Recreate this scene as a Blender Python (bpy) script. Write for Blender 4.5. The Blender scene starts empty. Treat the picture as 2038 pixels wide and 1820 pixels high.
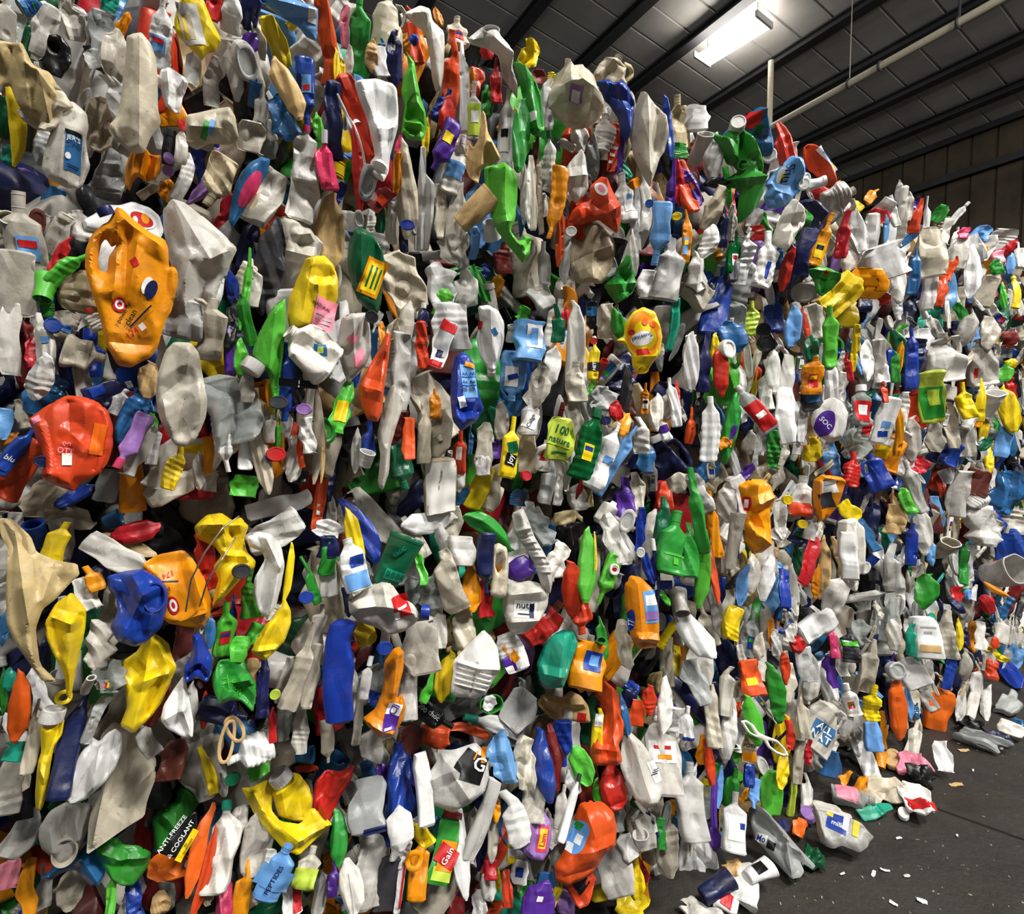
import bpy, bmesh, math, random
import numpy as np
from mathutils import Vector, Matrix

# ------------------------------------------------------------------ camera, light, exposure
scn = bpy.context.scene
COL = scn.collection
PW, PH, FPX, HORIZON = 2038.0, 1820.0, 1060.0, 850.0
CAM_H = 1.6
PITCH = math.atan((PH / 2 - HORIZON) / FPX)            # looking down a touch
cam_d = bpy.data.cameras.new('camera')
cam_d.sensor_fit = 'HORIZONTAL'
cam_d.sensor_width = 36.0
cam_d.lens = 36.0 * FPX / PW
cam_d.clip_start = 0.05
cam = bpy.data.objects.new('camera', cam_d)
COL.objects.link(cam)
cam.location = (0, 0, CAM_H)
cam.rotation_euler = (math.pi / 2 - PITCH, 0, 0)
scn.camera = cam
CAM = np.array((0.0, 0.0, CAM_H))
scn.view_settings.view_transform = 'Standard'
scn.view_settings.look = 'None'
scn.view_settings.gamma = 1.0
scn.view_settings.use_curve_mapping = False
scn.view_settings.exposure = 0.25

TH = math.radians(59.66)
D_ = np.array((math.sin(TH), math.cos(TH), 0.0))       # along the stack, away from the camera
N_ = np.array((math.cos(TH), -math.sin(TH), 0.0))      # out of the stack face, into the aisle
UP = np.array((0.0, 0.0, 1.0))
WD = 1.27                                              # camera to stack face

def ray(px, py):
    u = (px - PW / 2) / FPX
    v = (PH / 2 - py) / FPX
    c, s = math.cos(PITCH), math.sin(PITCH)
    d = np.array((u, c + v * s, v * c - s))
    return d / np.linalg.norm(d)

def on_plane(px, py, p0, n):
    d = ray(px, py)
    k = np.dot(n, d)
    return CAM + d * (np.dot(n, p0 - CAM) / k)

def project(p):
    q = np.asarray(p) - CAM
    c, s = math.cos(PITCH), math.sin(PITCH)
    dep = q[1] * c - q[2] * s
    v = q[1] * s + q[2] * c
    return PW / 2 + FPX * q[0] / dep, PH / 2 - FPX * v / dep, dep

def wall(s, z, off=0.0):
    """point on the stack face: s along it from the foot of the camera's perpendicular, z up, off outwards"""
    return D_ * s - N_ * (WD - off) + UP * z

world = bpy.data.worlds.new('world')
scn.world = world
world.use_nodes = True
world.node_tree.nodes['Background'].inputs[0].default_value = (0.92, 0.96, 1.0, 1)
world.node_tree.nodes['Background'].inputs[1].default_value = 0.10     # even ambient fill, added through the hall's open sides

def area(name, loc, target, size, sy, power, col=(1, 0.95, 0.86)):
    l = bpy.data.lights.new(name, 'AREA')
    l.shape = 'RECTANGLE'; l.size = size; l.size_y = sy; l.energy = power; l.color = col
    o = bpy.data.objects.new(name, l); COL.objects.link(o)
    o.location = loc
    o.rotation_euler = (Vector(target) - Vector(loc)).to_track_quat('-Z', 'Y').to_euler()
    return o
# the row of ceiling fixtures over the aisle, out of frame
for s_, a_, w_ in ((-1.5, 3.2, 190), (2.6, 3.2, 400), (6.5, 3.4, 420)):
    area('aisle_ceiling_lamp', wall(s_, 6.6, a_), wall(s_, 0.6, 0.6), 1.3, 0.6, w_, (1, .985, .945))

# ------------------------------------------------------------------ materials
def lin(c):
    return tuple(((x / 255) / 12.92 if x / 255 <= 0.04045 else ((x / 255 + 0.055) / 1.055) ** 2.4) for x in c) + (1.0,)

class NT:
    def __init__(self, name):
        self.m = bpy.data.materials.new(name); self.m.use_nodes = True
        self.t = self.m.node_tree; self.b = self.t.nodes['Principled BSDF']; self.out = self.t.nodes['Material Output']
    def n(self, typ, **kw):
        x = self.t.nodes.new(typ)
        for k, v in kw.items():
            if k[0] == 'i' and k[1:].isdigit(): x.inputs[int(k[1:])].default_value = v
            elif k.startswith('s_'): x.inputs[k[2:].replace('_', ' ')].default_value = v
            else: setattr(x, k, v)
        return x
    def l(self, a, b): self.t.links.new(a, b)
    def ramp(self, fac, *stops):
        r = self.n('ShaderNodeValToRGB'); self.l(fac, r.inputs[0])
        e = r.color_ramp.elements
        while len(e) < len(stops): e.new(0.5)
        for q, (p, c) in zip(e, stops): q.position = p; q.color = c if len(c) == 4 else tuple(c) + (1,)
        return r.outputs[0]
    def mix(self, fac, a, b, mode='MIX'):
        x = self.n('ShaderNodeMix', data_type='RGBA', blend_type=mode)
        for s, v in ((x.inputs[0], fac), (x.inputs[6], a), (x.inputs[7], b)):
            if hasattr(v, 'is_linked'): self.l(v, s)
            else: s.default_value = v
        return x.outputs[2]

COLS = {  # code: (sRGB, word, roughness, grime)
 'W': ((240, 239, 236), 'bright white', .38, .25), 'w': ((234, 230, 222), 'white', .38, .5),
 'n': ((216, 208, 192), 'translucent whitish', .34, .7), 'g': ((168, 170, 168), 'grey', .36, .6),
 'e': ((196, 180, 150), 'beige', .42, .8), 't': ((208, 172, 116), 'tan', .45, .6),
 'y': ((232, 200, 18), 'yellow', .36, .5), 'o': ((228, 140, 8), 'amber', .34, .4),
 'O': ((208, 66, 26), 'orange-red', .34, .4), 'h': ((232, 104, 24), 'orange', .38, .3), 'r': ((190, 30, 32), 'red', .34, .35),
 'R': ((112, 22, 18), 'dark red', .4, .4), 'G': ((44, 142, 48), 'green', .34, .4),
 'l': ((84, 182, 54), 'lime green', .34, .35), 'D': ((14, 92, 58), 'dark green', .3, .4),
 'T': ((28, 158, 128), 'teal', .36, .4), 'b': ((24, 58, 146), 'blue', .3, .35),
 'B': ((20, 28, 74), 'navy blue', .34, .35), 's': ((104, 158, 216), 'light blue', .34, .35),
 'u': ((42, 98, 148), 'steel blue', .28, .4), 'p': ((78, 40, 140), 'purple', .34, .3),
 'v': ((152, 112, 180), 'lavender', .38, .4), 'P': ((214, 56, 104), 'pink', .36, .4),
 'q': ((236, 140, 160), 'pale pink', .4, .4), 'k': ((14, 14, 16), 'black', .3, .2), 'K': ((50, 50, 56), 'charcoal', .4, .4),
 'm': ((98, 44, 36), 'brown', .4, .4), 'z': ((186, 206, 70), 'yellow-green', .36, .4),
 'x': ((205, 210, 205), 'clear', .12, .4), 'X': ((30, 132, 66), 'clear green', .12, .3),
}
MATS = {}
def plastic(code):
    if code in MATS: return MATS[code]
    rgb, word, rough, grime = COLS[code]
    t = NT('plastic_' + word.replace(' ', '_').replace('-', '_'))
    tc = t.n('ShaderNodeTexCoord'); oi = t.n('ShaderNodeObjectInfo')
    add = t.n('ShaderNodeVectorMath', operation='ADD'); t.l(tc.outputs['Object'], add.inputs[0])
    sc = t.n('ShaderNodeVectorMath', operation='SCALE', i3=37.0)
    cx = t.n('ShaderNodeCombineXYZ'); 
    for k in range(3): t.l(oi.outputs['Random'], cx.inputs[k])
    t.l(cx.outputs[0], sc.inputs[0]); t.l(sc.outputs[0], add.inputs[1])
    def noise(scale, detail, rg=.6):
        n = t.n('ShaderNodeTexNoise', s_Scale=scale, s_Detail=detail, s_Roughness=rg); t.l(add.outputs[0], n.inputs['Vector']); return n.outputs[0]
    hsv = t.n('ShaderNodeHueSaturation'); hsv.inputs['Color'].default_value = lin(rgb)
    mr = t.n('ShaderNodeMapRange', s_To_Min=.66 if code in 'nweg' else .84, s_To_Max=1.07); t.l(oi.outputs['Random'], mr.inputs[0]); t.l(mr.outputs[0], hsv.inputs['Value'])
    mh = t.n('ShaderNodeMapRange', s_To_Min=.495, s_To_Max=.506); t.l(oi.outputs['Random'], mh.inputs[0]); t.l(mh.outputs[0], hsv.inputs['Hue'])
    if code in 'nwe':
        ms_ = t.n('ShaderNodeMath', operation='FRACT'); mm = t.n('ShaderNodeMath', operation='MULTIPLY', i1=7.3); t.l(oi.outputs['Random'], mm.inputs[0]); t.l(mm.outputs[0], ms_.inputs[0])
        mr2 = t.n('ShaderNodeMapRange', s_To_Min=.3 if code != 'e' else .75, s_To_Max=1.5); t.l(ms_.outputs[0], mr2.inputs[0]); t.l(mr2.outputs[0], hsv.inputs['Saturation'])
    f1 = t.ramp(noise(14, 5, .7), (.50, (0, 0, 0)), (.78, (grime,) * 3))
    c1 = t.mix(f1, hsv.outputs[0], lin((92, 78, 60)), 'MIX')
    f2 = t.ramp(noise(90, 3, .7), (.66, (0, 0, 0)), (.74, (grime * .9,) * 3))
    c2 = t.mix(f2, c1, lin((48, 40, 32)), 'MIX')
    t.l(c2, t.b.inputs['Base Color'])
    rr = t.ramp(noise(22, 3), (.3, (rough * .75,) * 3), (.75, (min(1, rough * 1.7),) * 3)); t.l(rr, t.b.inputs['Roughness'])
    bp = t.n('ShaderNodeBump', s_Strength=.34, s_Distance=.003)
    mp = t.n('ShaderNodeVectorMath', operation='MULTIPLY'); mp.inputs[1].default_value = (1, 1, .45); t.l(add.outputs[0], mp.inputs[0])
    cn = t.n('ShaderNodeTexNoise', s_Scale=13.0, s_Detail=1.2, s_Roughness=.4); t.l(mp.outputs[0], cn.inputs['Vector'])
    cre = t.ramp(cn.outputs[0], (.30, (0,) * 3), (.42, (.55,) * 3), (.49, (1,) * 3), (.58, (.45,) * 3), (.68, (.9,) * 3))
    t.l(noise(40, 4, .55), bp.inputs['Height'])
    b2 = t.n('ShaderNodeBump', s_Strength=.55, s_Distance=.006); t.l(cre, b2.inputs['Height']); t.l(bp.outputs[0], b2.inputs['Normal']); t.l(b2.outputs[0], t.b.inputs['Normal'])
    t.b.inputs['Specular IOR Level'].default_value = .42
    if code in 'xX':
        t.b.inputs['Transmission Weight'].default_value = .62
        t.b.inputs['IOR'].default_value = 1.12
        t.b.inputs['Specular IOR Level'].default_value = .9
        t.l(rr, t.b.inputs['Roughness'])
    if code in 'nwW':
        tr = t.n('ShaderNodeBsdfTranslucent'); t.l(c2, tr.inputs[0])
        ms = t.n('ShaderNodeMixShader', i0=.16 if code == 'n' else .08)
        t.l(t.b.outputs[0], ms.inputs[1]); t.l(tr.outputs[0], ms.inputs[2]); t.l(ms.outputs[0], t.out.inputs[0])
    MATS[code] = t.m
    return t.m

def simple(name, rgb, rough=.5, metal=0.0, spec=.3):
    if name in MATS: return MATS[name]
    t = NT(name); t.b.inputs['Roughness'].default_value = rough; t.b.inputs['Metallic'].default_value = metal
    t.b.inputs['Specular IOR Level'].default_value = spec
    tc = t.n('ShaderNodeTexCoord'); n = t.n('ShaderNodeTexNoise', s_Scale=30.0, s_Detail=4.0); t.l(tc.outputs['Object'], n.inputs['Vector'])
    f = t.ramp(n.outputs[0], (.5, (0, 0, 0)), (.8, (.3, .3, .3)))
    t.l(t.mix(f, lin(rgb), lin(tuple(x * .6 for x in rgb))), t.b.inputs['Base Color'])
    MATS[name] = t.m
    return t.m
def paper(code):
    rgb = COLS[code][0]
    return simple('printed_label_' + COLS[code][1].replace(' ', '_').replace('-', '_'), rgb, .42)
def ink(code):
    return simple('ink_' + COLS[code][1].replace(' ', '_').replace('-', '_'), COLS[code][0], .5)

# ------------------------------------------------------------------ mesh helpers
def mesh_np(name, V, F, mat, smooth=True, sharp=30):
    """V (n,3) array, F list of (m,4) or (m,3) index arrays"""
    me = bpy.data.meshes.new(name)
    V = np.asarray(V, dtype=np.float32)
    tot = [np.asarray(f, dtype=np.int32) for f in F if len(f)]
    loops = np.concatenate([f.ravel() for f in tot])
    sizes = np.concatenate([np.full(len(f), f.shape[1], dtype=np.int32) for f in tot])
    starts = np.concatenate(([0], np.cumsum(sizes)[:-1])).astype(np.int32)
    me.vertices.add(len(V)); me.vertices.foreach_set('co', V.ravel())
    me.loops.add(len(loops)); me.loops.foreach_set('vertex_index', loops)
    me.polygons.add(len(sizes)); me.polygons.foreach_set('loop_start', starts)
    try: me.polygons.foreach_set('loop_total', sizes)
    except Exception: pass
    me.polygons.foreach_set('use_smooth', np.full(len(sizes), smooth, dtype=bool))
    me.update(calc_edges=True)
    if smooth and sharp: me.set_sharp_from_angle(angle=math.radians(sharp))
    if mat: me.materials.append(mat)
    return me

def link(name, me, parent=None, mw=None):
    o = bpy.data.objects.new(name, me); COL.objects.link(o)
    if parent is not None: o.parent = parent
    if mw is not None: o.matrix_world = mw
    return o

def tag(o, label, cat, group=None, kind=None):
    if label: o['label'] = label
    if cat: o['category'] = cat
    if group: o['group'] = group
    if kind: o['kind'] = kind

def grid_faces(nr, nu, closed=True, base=0, flip=False):
    i = np.arange(nr - 1)[:, None]; j = np.arange(nu if closed else nu - 1)[None, :]
    a = i * nu + j; b = i * nu + (j + 1) % nu; c = (i + 1) * nu + (j + 1) % nu; d = (i + 1) * nu + j
    q = np.stack([a + 0 * b, b + 0 * a, c, d], -1).reshape(-1, 4) + base
    return q[:, ::-1] if flip else q

def cinterp(t, ts, vs):
    """smoothstep interpolation through knots"""
    t = np.clip(t, ts[0], ts[-1]); i = np.clip(np.searchsorted(ts, t, side='right') - 1, 0, len(ts) - 2)
    ts = np.asarray(ts); vs = np.asarray(vs)
    f = (t - ts[i]) / np.maximum(ts[i + 1] - ts[i], 1e-6); f = f * .5 + .5 * f * f * (3 - 2 * f)
    return vs[i] * (1 - f) + vs[i + 1] * f

# ------------------------------------------------------------------ crushing
class Crush:
    """a fixed crumple: facets, cone dents, a fold, twist and bend, applied alike to a body, its labels and its cap"""
    def __init__(s, rng, L, W, Dp, amt, tw, bx, mask, tmask):
        s.L, s.W, s.D = L, W, Dp
        s.mask, s.tmask = mask, tmask
        asp = L / W
        s.tw, s.bx = tw, bx
        s.by = rng.uniform(-.10, .10)
        k = 7
        def pl():
            a = rng.uniform(0, math.pi, k); m = rng.uniform(.8, 2.6, k)
            return np.stack([np.cos(a) * m, np.sin(a) * m * .85 / max(1, asp * .55), rng.uniform(-.55, .55, k)], 1)
        s.p = [pl() for _ in range(6)]
        def pl2():
            a = rng.uniform(0, math.pi, 9); m = rng.uniform(2.2, 5.5, 9)
            return np.stack([np.cos(a) * m, np.sin(a) * m * .85 / max(1, asp * .4), rng.uniform(-1.3, 1.3, 9)], 1)
        s.q = [pl2() for _ in range(4)]
        s.acc = rng.uniform(.5, 1.1) if rng.random() < .15 else 0
        s.ac = rng.uniform(.2, .8); s.aw = rng.uniform(.12, .3); s.af = rng.uniform(5, 9); s.at = rng.uniform(-.8, .8)
        s.amt = amt * min(W, L) * .30
        nd = rng.integers(3, 7)
        s.dents = [(rng.uniform(-.5, .5), rng.uniform(0, asp), rng.uniform(.22, .6), rng.uniform(.15, .55) * amt * min(W, L) * .45, rng.choice((-1, 1))) for _ in range(nd)]
        s.edge = [(rng.uniform(2, 5.5), rng.uniform(0, 6), rng.uniform(.01, .05)) for _ in range(2)]
        a = rng.normal(0, .35); s.ca, s.sa = math.cos(a), math.sin(a) / max(1, asp * .5); s.fr = rng.uniform(1.1, 2.4); s.ph = rng.uniform(0, 1)
    def pw(s, i, u, v, fine=False):
        A, B = (s.q[i], s.q[i + 1]) if fine else (s.p[i], s.p[i + 1])
        f = lambda M: np.max(M[:, 0, None] * u[None] + M[:, 1, None] * v[None] + M[:, 2, None], 0)
        return f(A) - f(B)
    def __call__(s, V):
        V = np.array(V, dtype=float)
        x, y, z = V[:, 0], V[:, 1], V[:, 2]
        t = z / s.L; m = s.mask(t)
        u = x / s.W; v = z / s.W - .5 * s.L / s.W
        ws = np.clip(.5 - y / max(s.D, 1e-5), 0, 1)     # 1 on the front face
        tri = np.abs(((u * s.ca + v * s.sa) * s.fr + s.ph) % 1 - .5) * 2 - .5
        acd = (np.abs((t * s.af + u * s.at + s.ph) % 1 - .5) * 2 - .5) * np.exp(-((t - s.ac) / s.aw) ** 2) * s.acc
        dy = s.amt * (.55 * (ws * s.pw(0, u, v) + (1 - ws) * s.pw(2, u, v)) + .38 * tri + .30 * acd + .13 * (ws * s.pw(0, u, v, True) + (1 - ws) * s.pw(2, u, v, True)))
        for cx, cz, r, dep, sg in s.dents:
            q = np.clip(1 - np.hypot(u - cx, z / s.W - cz) / r, 0, 1)
            dy = dy + dep * q * np.where(sg > 0, ws, -(1 - ws) * .7)
        lim = .55 * s.W
        dy = lim * np.tanh(dy / lim)
        y = y + m * dy
        dx = sum(a * s.W * np.sin(f * t + p) for f, p, a in s.edge) + .12 * s.amt * s.pw(4, t * 2 - 1, y / s.W)
        x = x + m * dx
        tt = np.clip(t, -.1, 1.1) - .5
        ang = s.tw * tt; c, q = np.cos(ang), np.sin(ang)
        x, y = x * c - y * q, x * q + y * c
        x = x + s.bx * s.L * (4 * tt * tt - .5) * .5
        y = y + s.by * s.L * (4 * tt * tt - .5) * .5
        return np.stack([x, y, z], 1)

SHAPES = {}
def spec_profile(K, rng, L, W):
    """knots: t, half width (of W/2), centre shift (of W), half depth (of thickness), exponent ; and neck start"""
    r = rng.uniform
    if K in 'BN':
        nw = min(max(r(.22, .34), 0), 1); sh = r(.60, .74); nk = sh + r(.12, .18)
        ts = [0, .025, .1, .33, .5, sh, nk, nk + .02, 1]
        w = [.78, .93, r(.9, 1), r(.78, 1), r(.85, 1), r(.85, 1), nw, nw, nw]
        d = [.8, .95, 1, r(.7, 1), r(.7, 1), .9, -1, -1, -1]
        e = [3, 3, r(2.6, 4), r(2.4, 4), 3, 2.6, 2, 2, 2]
        cs = np.zeros(9); cs[6:] = r(-.05, .05)
        return ts, w, cs, d, e, nk
    if K == 'J':
        nw = r(.2, .25); nk = .90
        ts = [0, .025, .12, .45, .58, .80, nk, nk + .015, 1]
        w = [.82, .96, 1, r(.92, 1), .82, .66, nw, nw, nw]
        cs = np.array([0, 0, 0, 0, -.09, -.09, -.06, -.06, -.06])
        d = [.85, 1, 1, 1, .95, .7, -1, -1, -1]
        e = [4, 4, 4, 4, 3.5, 2.6, 2, 2, 2]
        return ts, w, cs, d, e, nk
    if K == 'D':
        nw = .27; nk = .89
        ts = [0, .02, .10, .46, .56, .76, .83, nk, nk + .02, 1]
        w = [.86, .97, 1, 1, .70, .60, .56, nw, nw, nw]
        cs = np.array([0, 0, 0, 0, .14, .17, .12, .12, .12, .12]); 
        d = [.85, 1, 1, 1, 1, .9, .8, -1, -1, -1]
        e = [4, 4, 3.4, 3.2, 3, 3, 2.6, 2, 2, 2]
        return ts, w, cs, d, e, nk
    if K == 'H':      # flattened bottle with long parallel sides and a pinched end
        nwk = r(.14, .4); sh = r(.55, .8)
        ts = [0, .02, .12, sh * .5, sh, min(sh + r(.08, .16), .95), 1]
        w = [r(.5, .9), r(.7, .97), r(.86, 1), r(.8, 1), r(.85, 1), nwk + r(0, .2), nwk]
        return ts, w, np.array([r(-.1, .1), 0, 0, r(-.05, .05), 0, r(-.2, .2), r(-.22, .22)]), [.6, .9, 1, r(.6, 1), .9, .6, .45], [3, 3, 3.4, 3, 3, 2.4, 2.2], 2
    if K == 'V':      # folded strip: a flattened side torn or folded along its length
        ts = [0, .03, .25, .5, .72, .97, 1]
        w = [r(.3, .8), r(.55, .95), r(.8, 1), r(.85, 1), r(.7, 1), r(.35, .9), r(.25, .6)]
        return ts, w, r(-.14, .14, 7), [.5, .9, 1, 1, r(.6, 1), .9, .4], [r(2.6, 4.5)] * 7, 2
    if K == 'L':
        a, b = r(.10, .3), r(.05, .22)
        ts = [0, .05, .22, .5, .75, .93, 1]
        w = [a, .3 + a * .6, r(.8, .98), 1, r(.72, .95), .28 + b * .6, b]
        d = [.3, .6, 1, 1, .9, .5, .2]
        return ts, w, np.array([0, 0, r(-.05, .05), 0, r(-.06, .06), r(-.12, .12), r(-.15, .15)]), d, [2.2] * 7, 2
    if K == 'S':
        ts = [0, .04, .3, .55, .8, .96, 1]
        w = [r(.5, .9), r(.75, 1), r(.85, 1), 1, r(.75, 1), r(.6, .95), r(.4, .8)]
        return ts, w, r(-.08, .08, 7), [.5, 1, 1, r(.6, 1), 1, 1, .4], [r(3, 6)] * 7, 2
    if K == 'F':
        ts = [0, .07, .2, .38, .55, .72, .88, 1]
        w = [r(.15, .5), r(.4, .8), r(.7, 1), r(.7, 1.05), r(.8, 1.05), r(.65, 1), r(.4, .85), r(.1, .4)]
        return ts, w, r(-.12, .12, 8), [.3, .8, 1, r(.5, 1), 1, r(.5, 1), .7, .2], [2.4] * 8, 2
    if K == 'O':   # a bottle whose base faces out; axis built along L, short
        ts = [0, .04, .2, .6, 1]
        return ts, [.86, .97, 1, r(.85, 1), r(.6, .8)], np.zeros(5), [.86, .97, 1, 1, .7], [2.3] * 5, 2
    if K == 'C':
        a = r(.68, .82); return [0, .03, .5, .94, .95, 1], [a * .94, a, (1 + a) / 2, .97, 1, 1], np.zeros(6), [a * .94, a, (1 + a) / 2, .97, 1, 1], [2.1] * 6, 2
    if K == 'T':
        return [0, .4, .8, .82, .86, 1], [r(.9, 1.3), r(.9, 1.1), .9, 1, 1, .96], np.zeros(6), [1, 1, .9, 1, 1, .96], [2.] * 6, 2

THICK = {'H': .45, 'V': .3, 'B': .52, 'N': .52, 'J': .55, 'D': .42, 'L': .42, 'S': .16, 'F': .30, 'O': 1, 'C': .8, 'T': .95}

def build_body(K, rng, L, W, res, th, amt, tw, bx, rib=0, wall_t=.05):
    ts, w, cs, d, e, nk = spec_profile(K, rng, L, W)
    nu = int(np.clip(res * .75, 16, 76)) if K not in 'T' else 24
    nv = int(np.clip(res * .6 * (L / W) ** .5, 12, 84))
    if K == 'T': nv = max(10, nv // 2)
    t = np.unique(np.concatenate([np.linspace(0, 1, nv), [k for k in ts]]))
    hw = cinterp(t, ts, w) * W / 2
    Dp = th * W / 2
    dd = np.array(d, float); nrad = None
    neg = dd < 0
    if neg.any():
        dv = np.where(neg, np.array(w) * W / 2, dd * Dp)
    else: dv = dd * Dp
    hd = cinterp(t, ts, dv); ex = cinterp(t, ts, e); cx = cinterp(t, ts, np.asarray(cs) * W)
    if rib:
        on = (t > .06) & (t < min(nk, 1) * .72)
        f = 1 + .035 * on * np.sin(t * 2 * math.pi * rib); hw, hd = hw * f, hd * f
    th_ = np.linspace(0, 2 * math.pi, nu, endpoint=False) + .02
    c, s = np.cos(th_), np.sin(th_)
    def ring(hw, hd, ex, cx, z):
        k = 2 / ex
        return np.stack([cx + np.sign(c) * np.abs(c) ** k * hw, np.sign(s) * np.abs(s) ** k * hd, np.full(nu, z)], 1)
    rows = [ring(hw[i], hd[i], ex[i], cx[i], t[i] * L) for i in range(len(t))]
    sf = min(hw[0], hd[0])
    base = [ring(hw[0] * q, hd[0] * q, ex[0], cx[0], z * sf) for q, z in ((.04, .16), (.45, .15), (.74, .14), (.80, .02), (.93, -.02))]
    top_r = min(hw[-1], hd[-1])
    if K in 'CT':
        wt = max(wall_t * W, .0016)
        tin = np.linspace(1, .06 if K == 'C' else .25, max(6, nv // 2))
        top = [ring(max(hw[-1] - wt, 1e-3), max(hd[-1] - wt, 1e-3), ex[-1], cx[-1], L)]
        for q in tin[1:]:
            top.append(ring(max(np.interp(q, t, hw) - wt * 1.5, 1e-3), max(np.interp(q, t, hd) - wt * 1.5, 1e-3), 2.1, 0, q * L))
        top.append(ring(1e-4, 1e-4, 2, 0, tin[-1] * L))
    elif K in 'BNJD':
        top = [ring(hw[-1] * .86, hd[-1] * .86, 2, cx[-1], L), ring(hw[-1] * .82, hd[-1] * .82, 2, cx[-1], L - .9 * top_r), ring(hw[-1] * .05, hd[-1] * .05, 2, cx[-1], L - .95 * top_r)]
    else:
        top = [ring(hw[-1] * .5, hd[-1] * .5, ex[-1], cx[-1], L * 1.004), ring(hw[-1] * .03, hd[-1] * .03, ex[-1], cx[-1], L * 1.004)]
    allr = base + rows + top
    V = np.concatenate(allr); n = len(allr)
    F = [grid_faces(n, nu)]
    F.append(np.arange(nu)[::-1][None, :]); F.append((np.arange(nu) + (n - 1) * nu)[None, :])
    if nk < 1.5:
        mask = lambda q: np.clip((nk - q) / .12, 0, 1) * np.clip(.35 + q / .12, 0, 1)
    elif K == 'C': mask = lambda q: np.full_like(q, .55)
    elif K == 'T': mask = lambda q: np.clip((.8 - q) / .3, 0.05, 1)
    elif K == 'O': mask = lambda q: np.clip(q * 1.6, .1, .8)
    else: mask = lambda q: np.ones_like(q)
    cr = Crush(rng, L, W, max(Dp, .2 * W / 2), amt, tw, bx, mask, None)
    front = dict(L=L, W=W, t=t, hw=hw, hd=hd, ex=ex, cx=cx, nk=nk, nr=(hw[-1], hd[-1]))
    return V, F, cr, front

def front_y(fr, x, z, back=False):
    t = np.clip(z / fr['L'], 0, 1)
    hw = np.interp(t, fr['t'], fr['hw']); hd = np.interp(t, fr['t'], fr['hd']); ex = np.interp(t, fr['t'], fr['ex']); cx = np.interp(t, fr['t'], fr['cx'])
    q = np.clip(np.abs(x - cx) / np.maximum(hw, 1e-5), 0, .985)
    y = hd * (1 - q ** ex) ** (1 / ex)
    return y if back else -y

def tube_np(path, r, n=10, flat=1.0, closed=False):
    P = np.asarray(path, float); m = len(P)
    T = np.gradient(P, axis=0) if not closed else (np.roll(P, -1, 0) - np.roll(P, 1, 0))
    T /= np.linalg.norm(T, axis=1)[:, None] + 1e-9
    ref = np.array((0, 1.0, 0)); A = np.cross(T, ref); A /= np.linalg.norm(A, axis=1)[:, None] + 1e-9
    Bn = np.cross(T, A)
    rr = np.broadcast_to(np.asarray(r, float), (m,))
    th = np.linspace(0, 2 * math.pi, n, endpoint=False)
    V = (P[:, None] + rr[:, None, None] * (np.cos(th)[None, :, None] * A[:, None] + flat * np.sin(th)[None, :, None] * Bn[:, None])).reshape(-1, 3)
    F = [grid_faces(m, n)]
    if closed:
        a = (m - 1) * n + np.arange(n); b = (m - 1) * n + (np.arange(n) + 1) % n
        F.append(np.stack([a, b, (np.arange(n) + 1) % n, np.arange(n)], 1))
    else:
        F += [np.arange(n)[::-1][None], (np.arange(n) + (m - 1) * n)[None]]
    return V, F

def cap_np(r, h, cx, z0, n=40, rd=None):
    """ridged screw cap, closed at the top"""
    rd = rd or r
    th = np.linspace(0, 2 * math.pi, n, endpoint=False); rg = 1 + .035 * (np.arange(n) % 2)
    def ring(q, z, g=1): return np.stack([cx + np.cos(th) * r * q * g, np.sin(th) * rd * q * g, np.full(n, z)], 1)
    rows = [ring(.9, z0), ring(1, z0, rg), ring(1, z0 + .82 * h, rg), ring(.95, z0 + h), ring(.80, z0 + h * 1.0), ring(.76, z0 + h * .93), ring(.02, z0 + h * .93)]
    V = np.concatenate(rows); k = len(rows)
    return V, [grid_faces(k, n), np.arange(n)[::-1][None], (np.arange(n) + (k - 1) * n)[None]]

_txt = {}
def text_np(s):
    if s in _txt: return _txt[s]
    cu = bpy.data.curves.new('txt', 'FONT'); cu.body = s; cu.align_x = 'CENTER'; cu.align_y = 'CENTER'; cu.resolution_u = 2; cu.offset = .012
    o = bpy.data.objects.new('txt', cu); COL.objects.link(o)
    me = bpy.data.meshes.new_from_object(o.evaluated_get(bpy.context.evaluated_depsgraph_get()))
    bm = bmesh.new(); bm.from_mesh(me)
    bmesh.ops.triangulate(bm, faces=bm.faces[:])
    for _ in range(2):
        es = [e for e in bm.edges if e.calc_length() > .22]
        if es: bmesh.ops.subdivide_edges(bm, edges=es, cuts=1); bmesh.ops.triangulate(bm, faces=bm.faces[:])
    V = np.array([v.co[:] for v in bm.verts]) if bm.verts else np.zeros((0, 3))
    F = np.array([[v.index for v in f.verts] for f in bm.faces])
    bm.free(); bpy.data.meshes.remove(me); bpy.data.objects.remove(o); bpy.data.curves.remove(cu)
    if len(V): V[:, :2] -= (V[:, :2].max(0) + V[:, :2].min(0)) / 2
    _txt[s] = (V, F)
    return V, F

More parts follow.
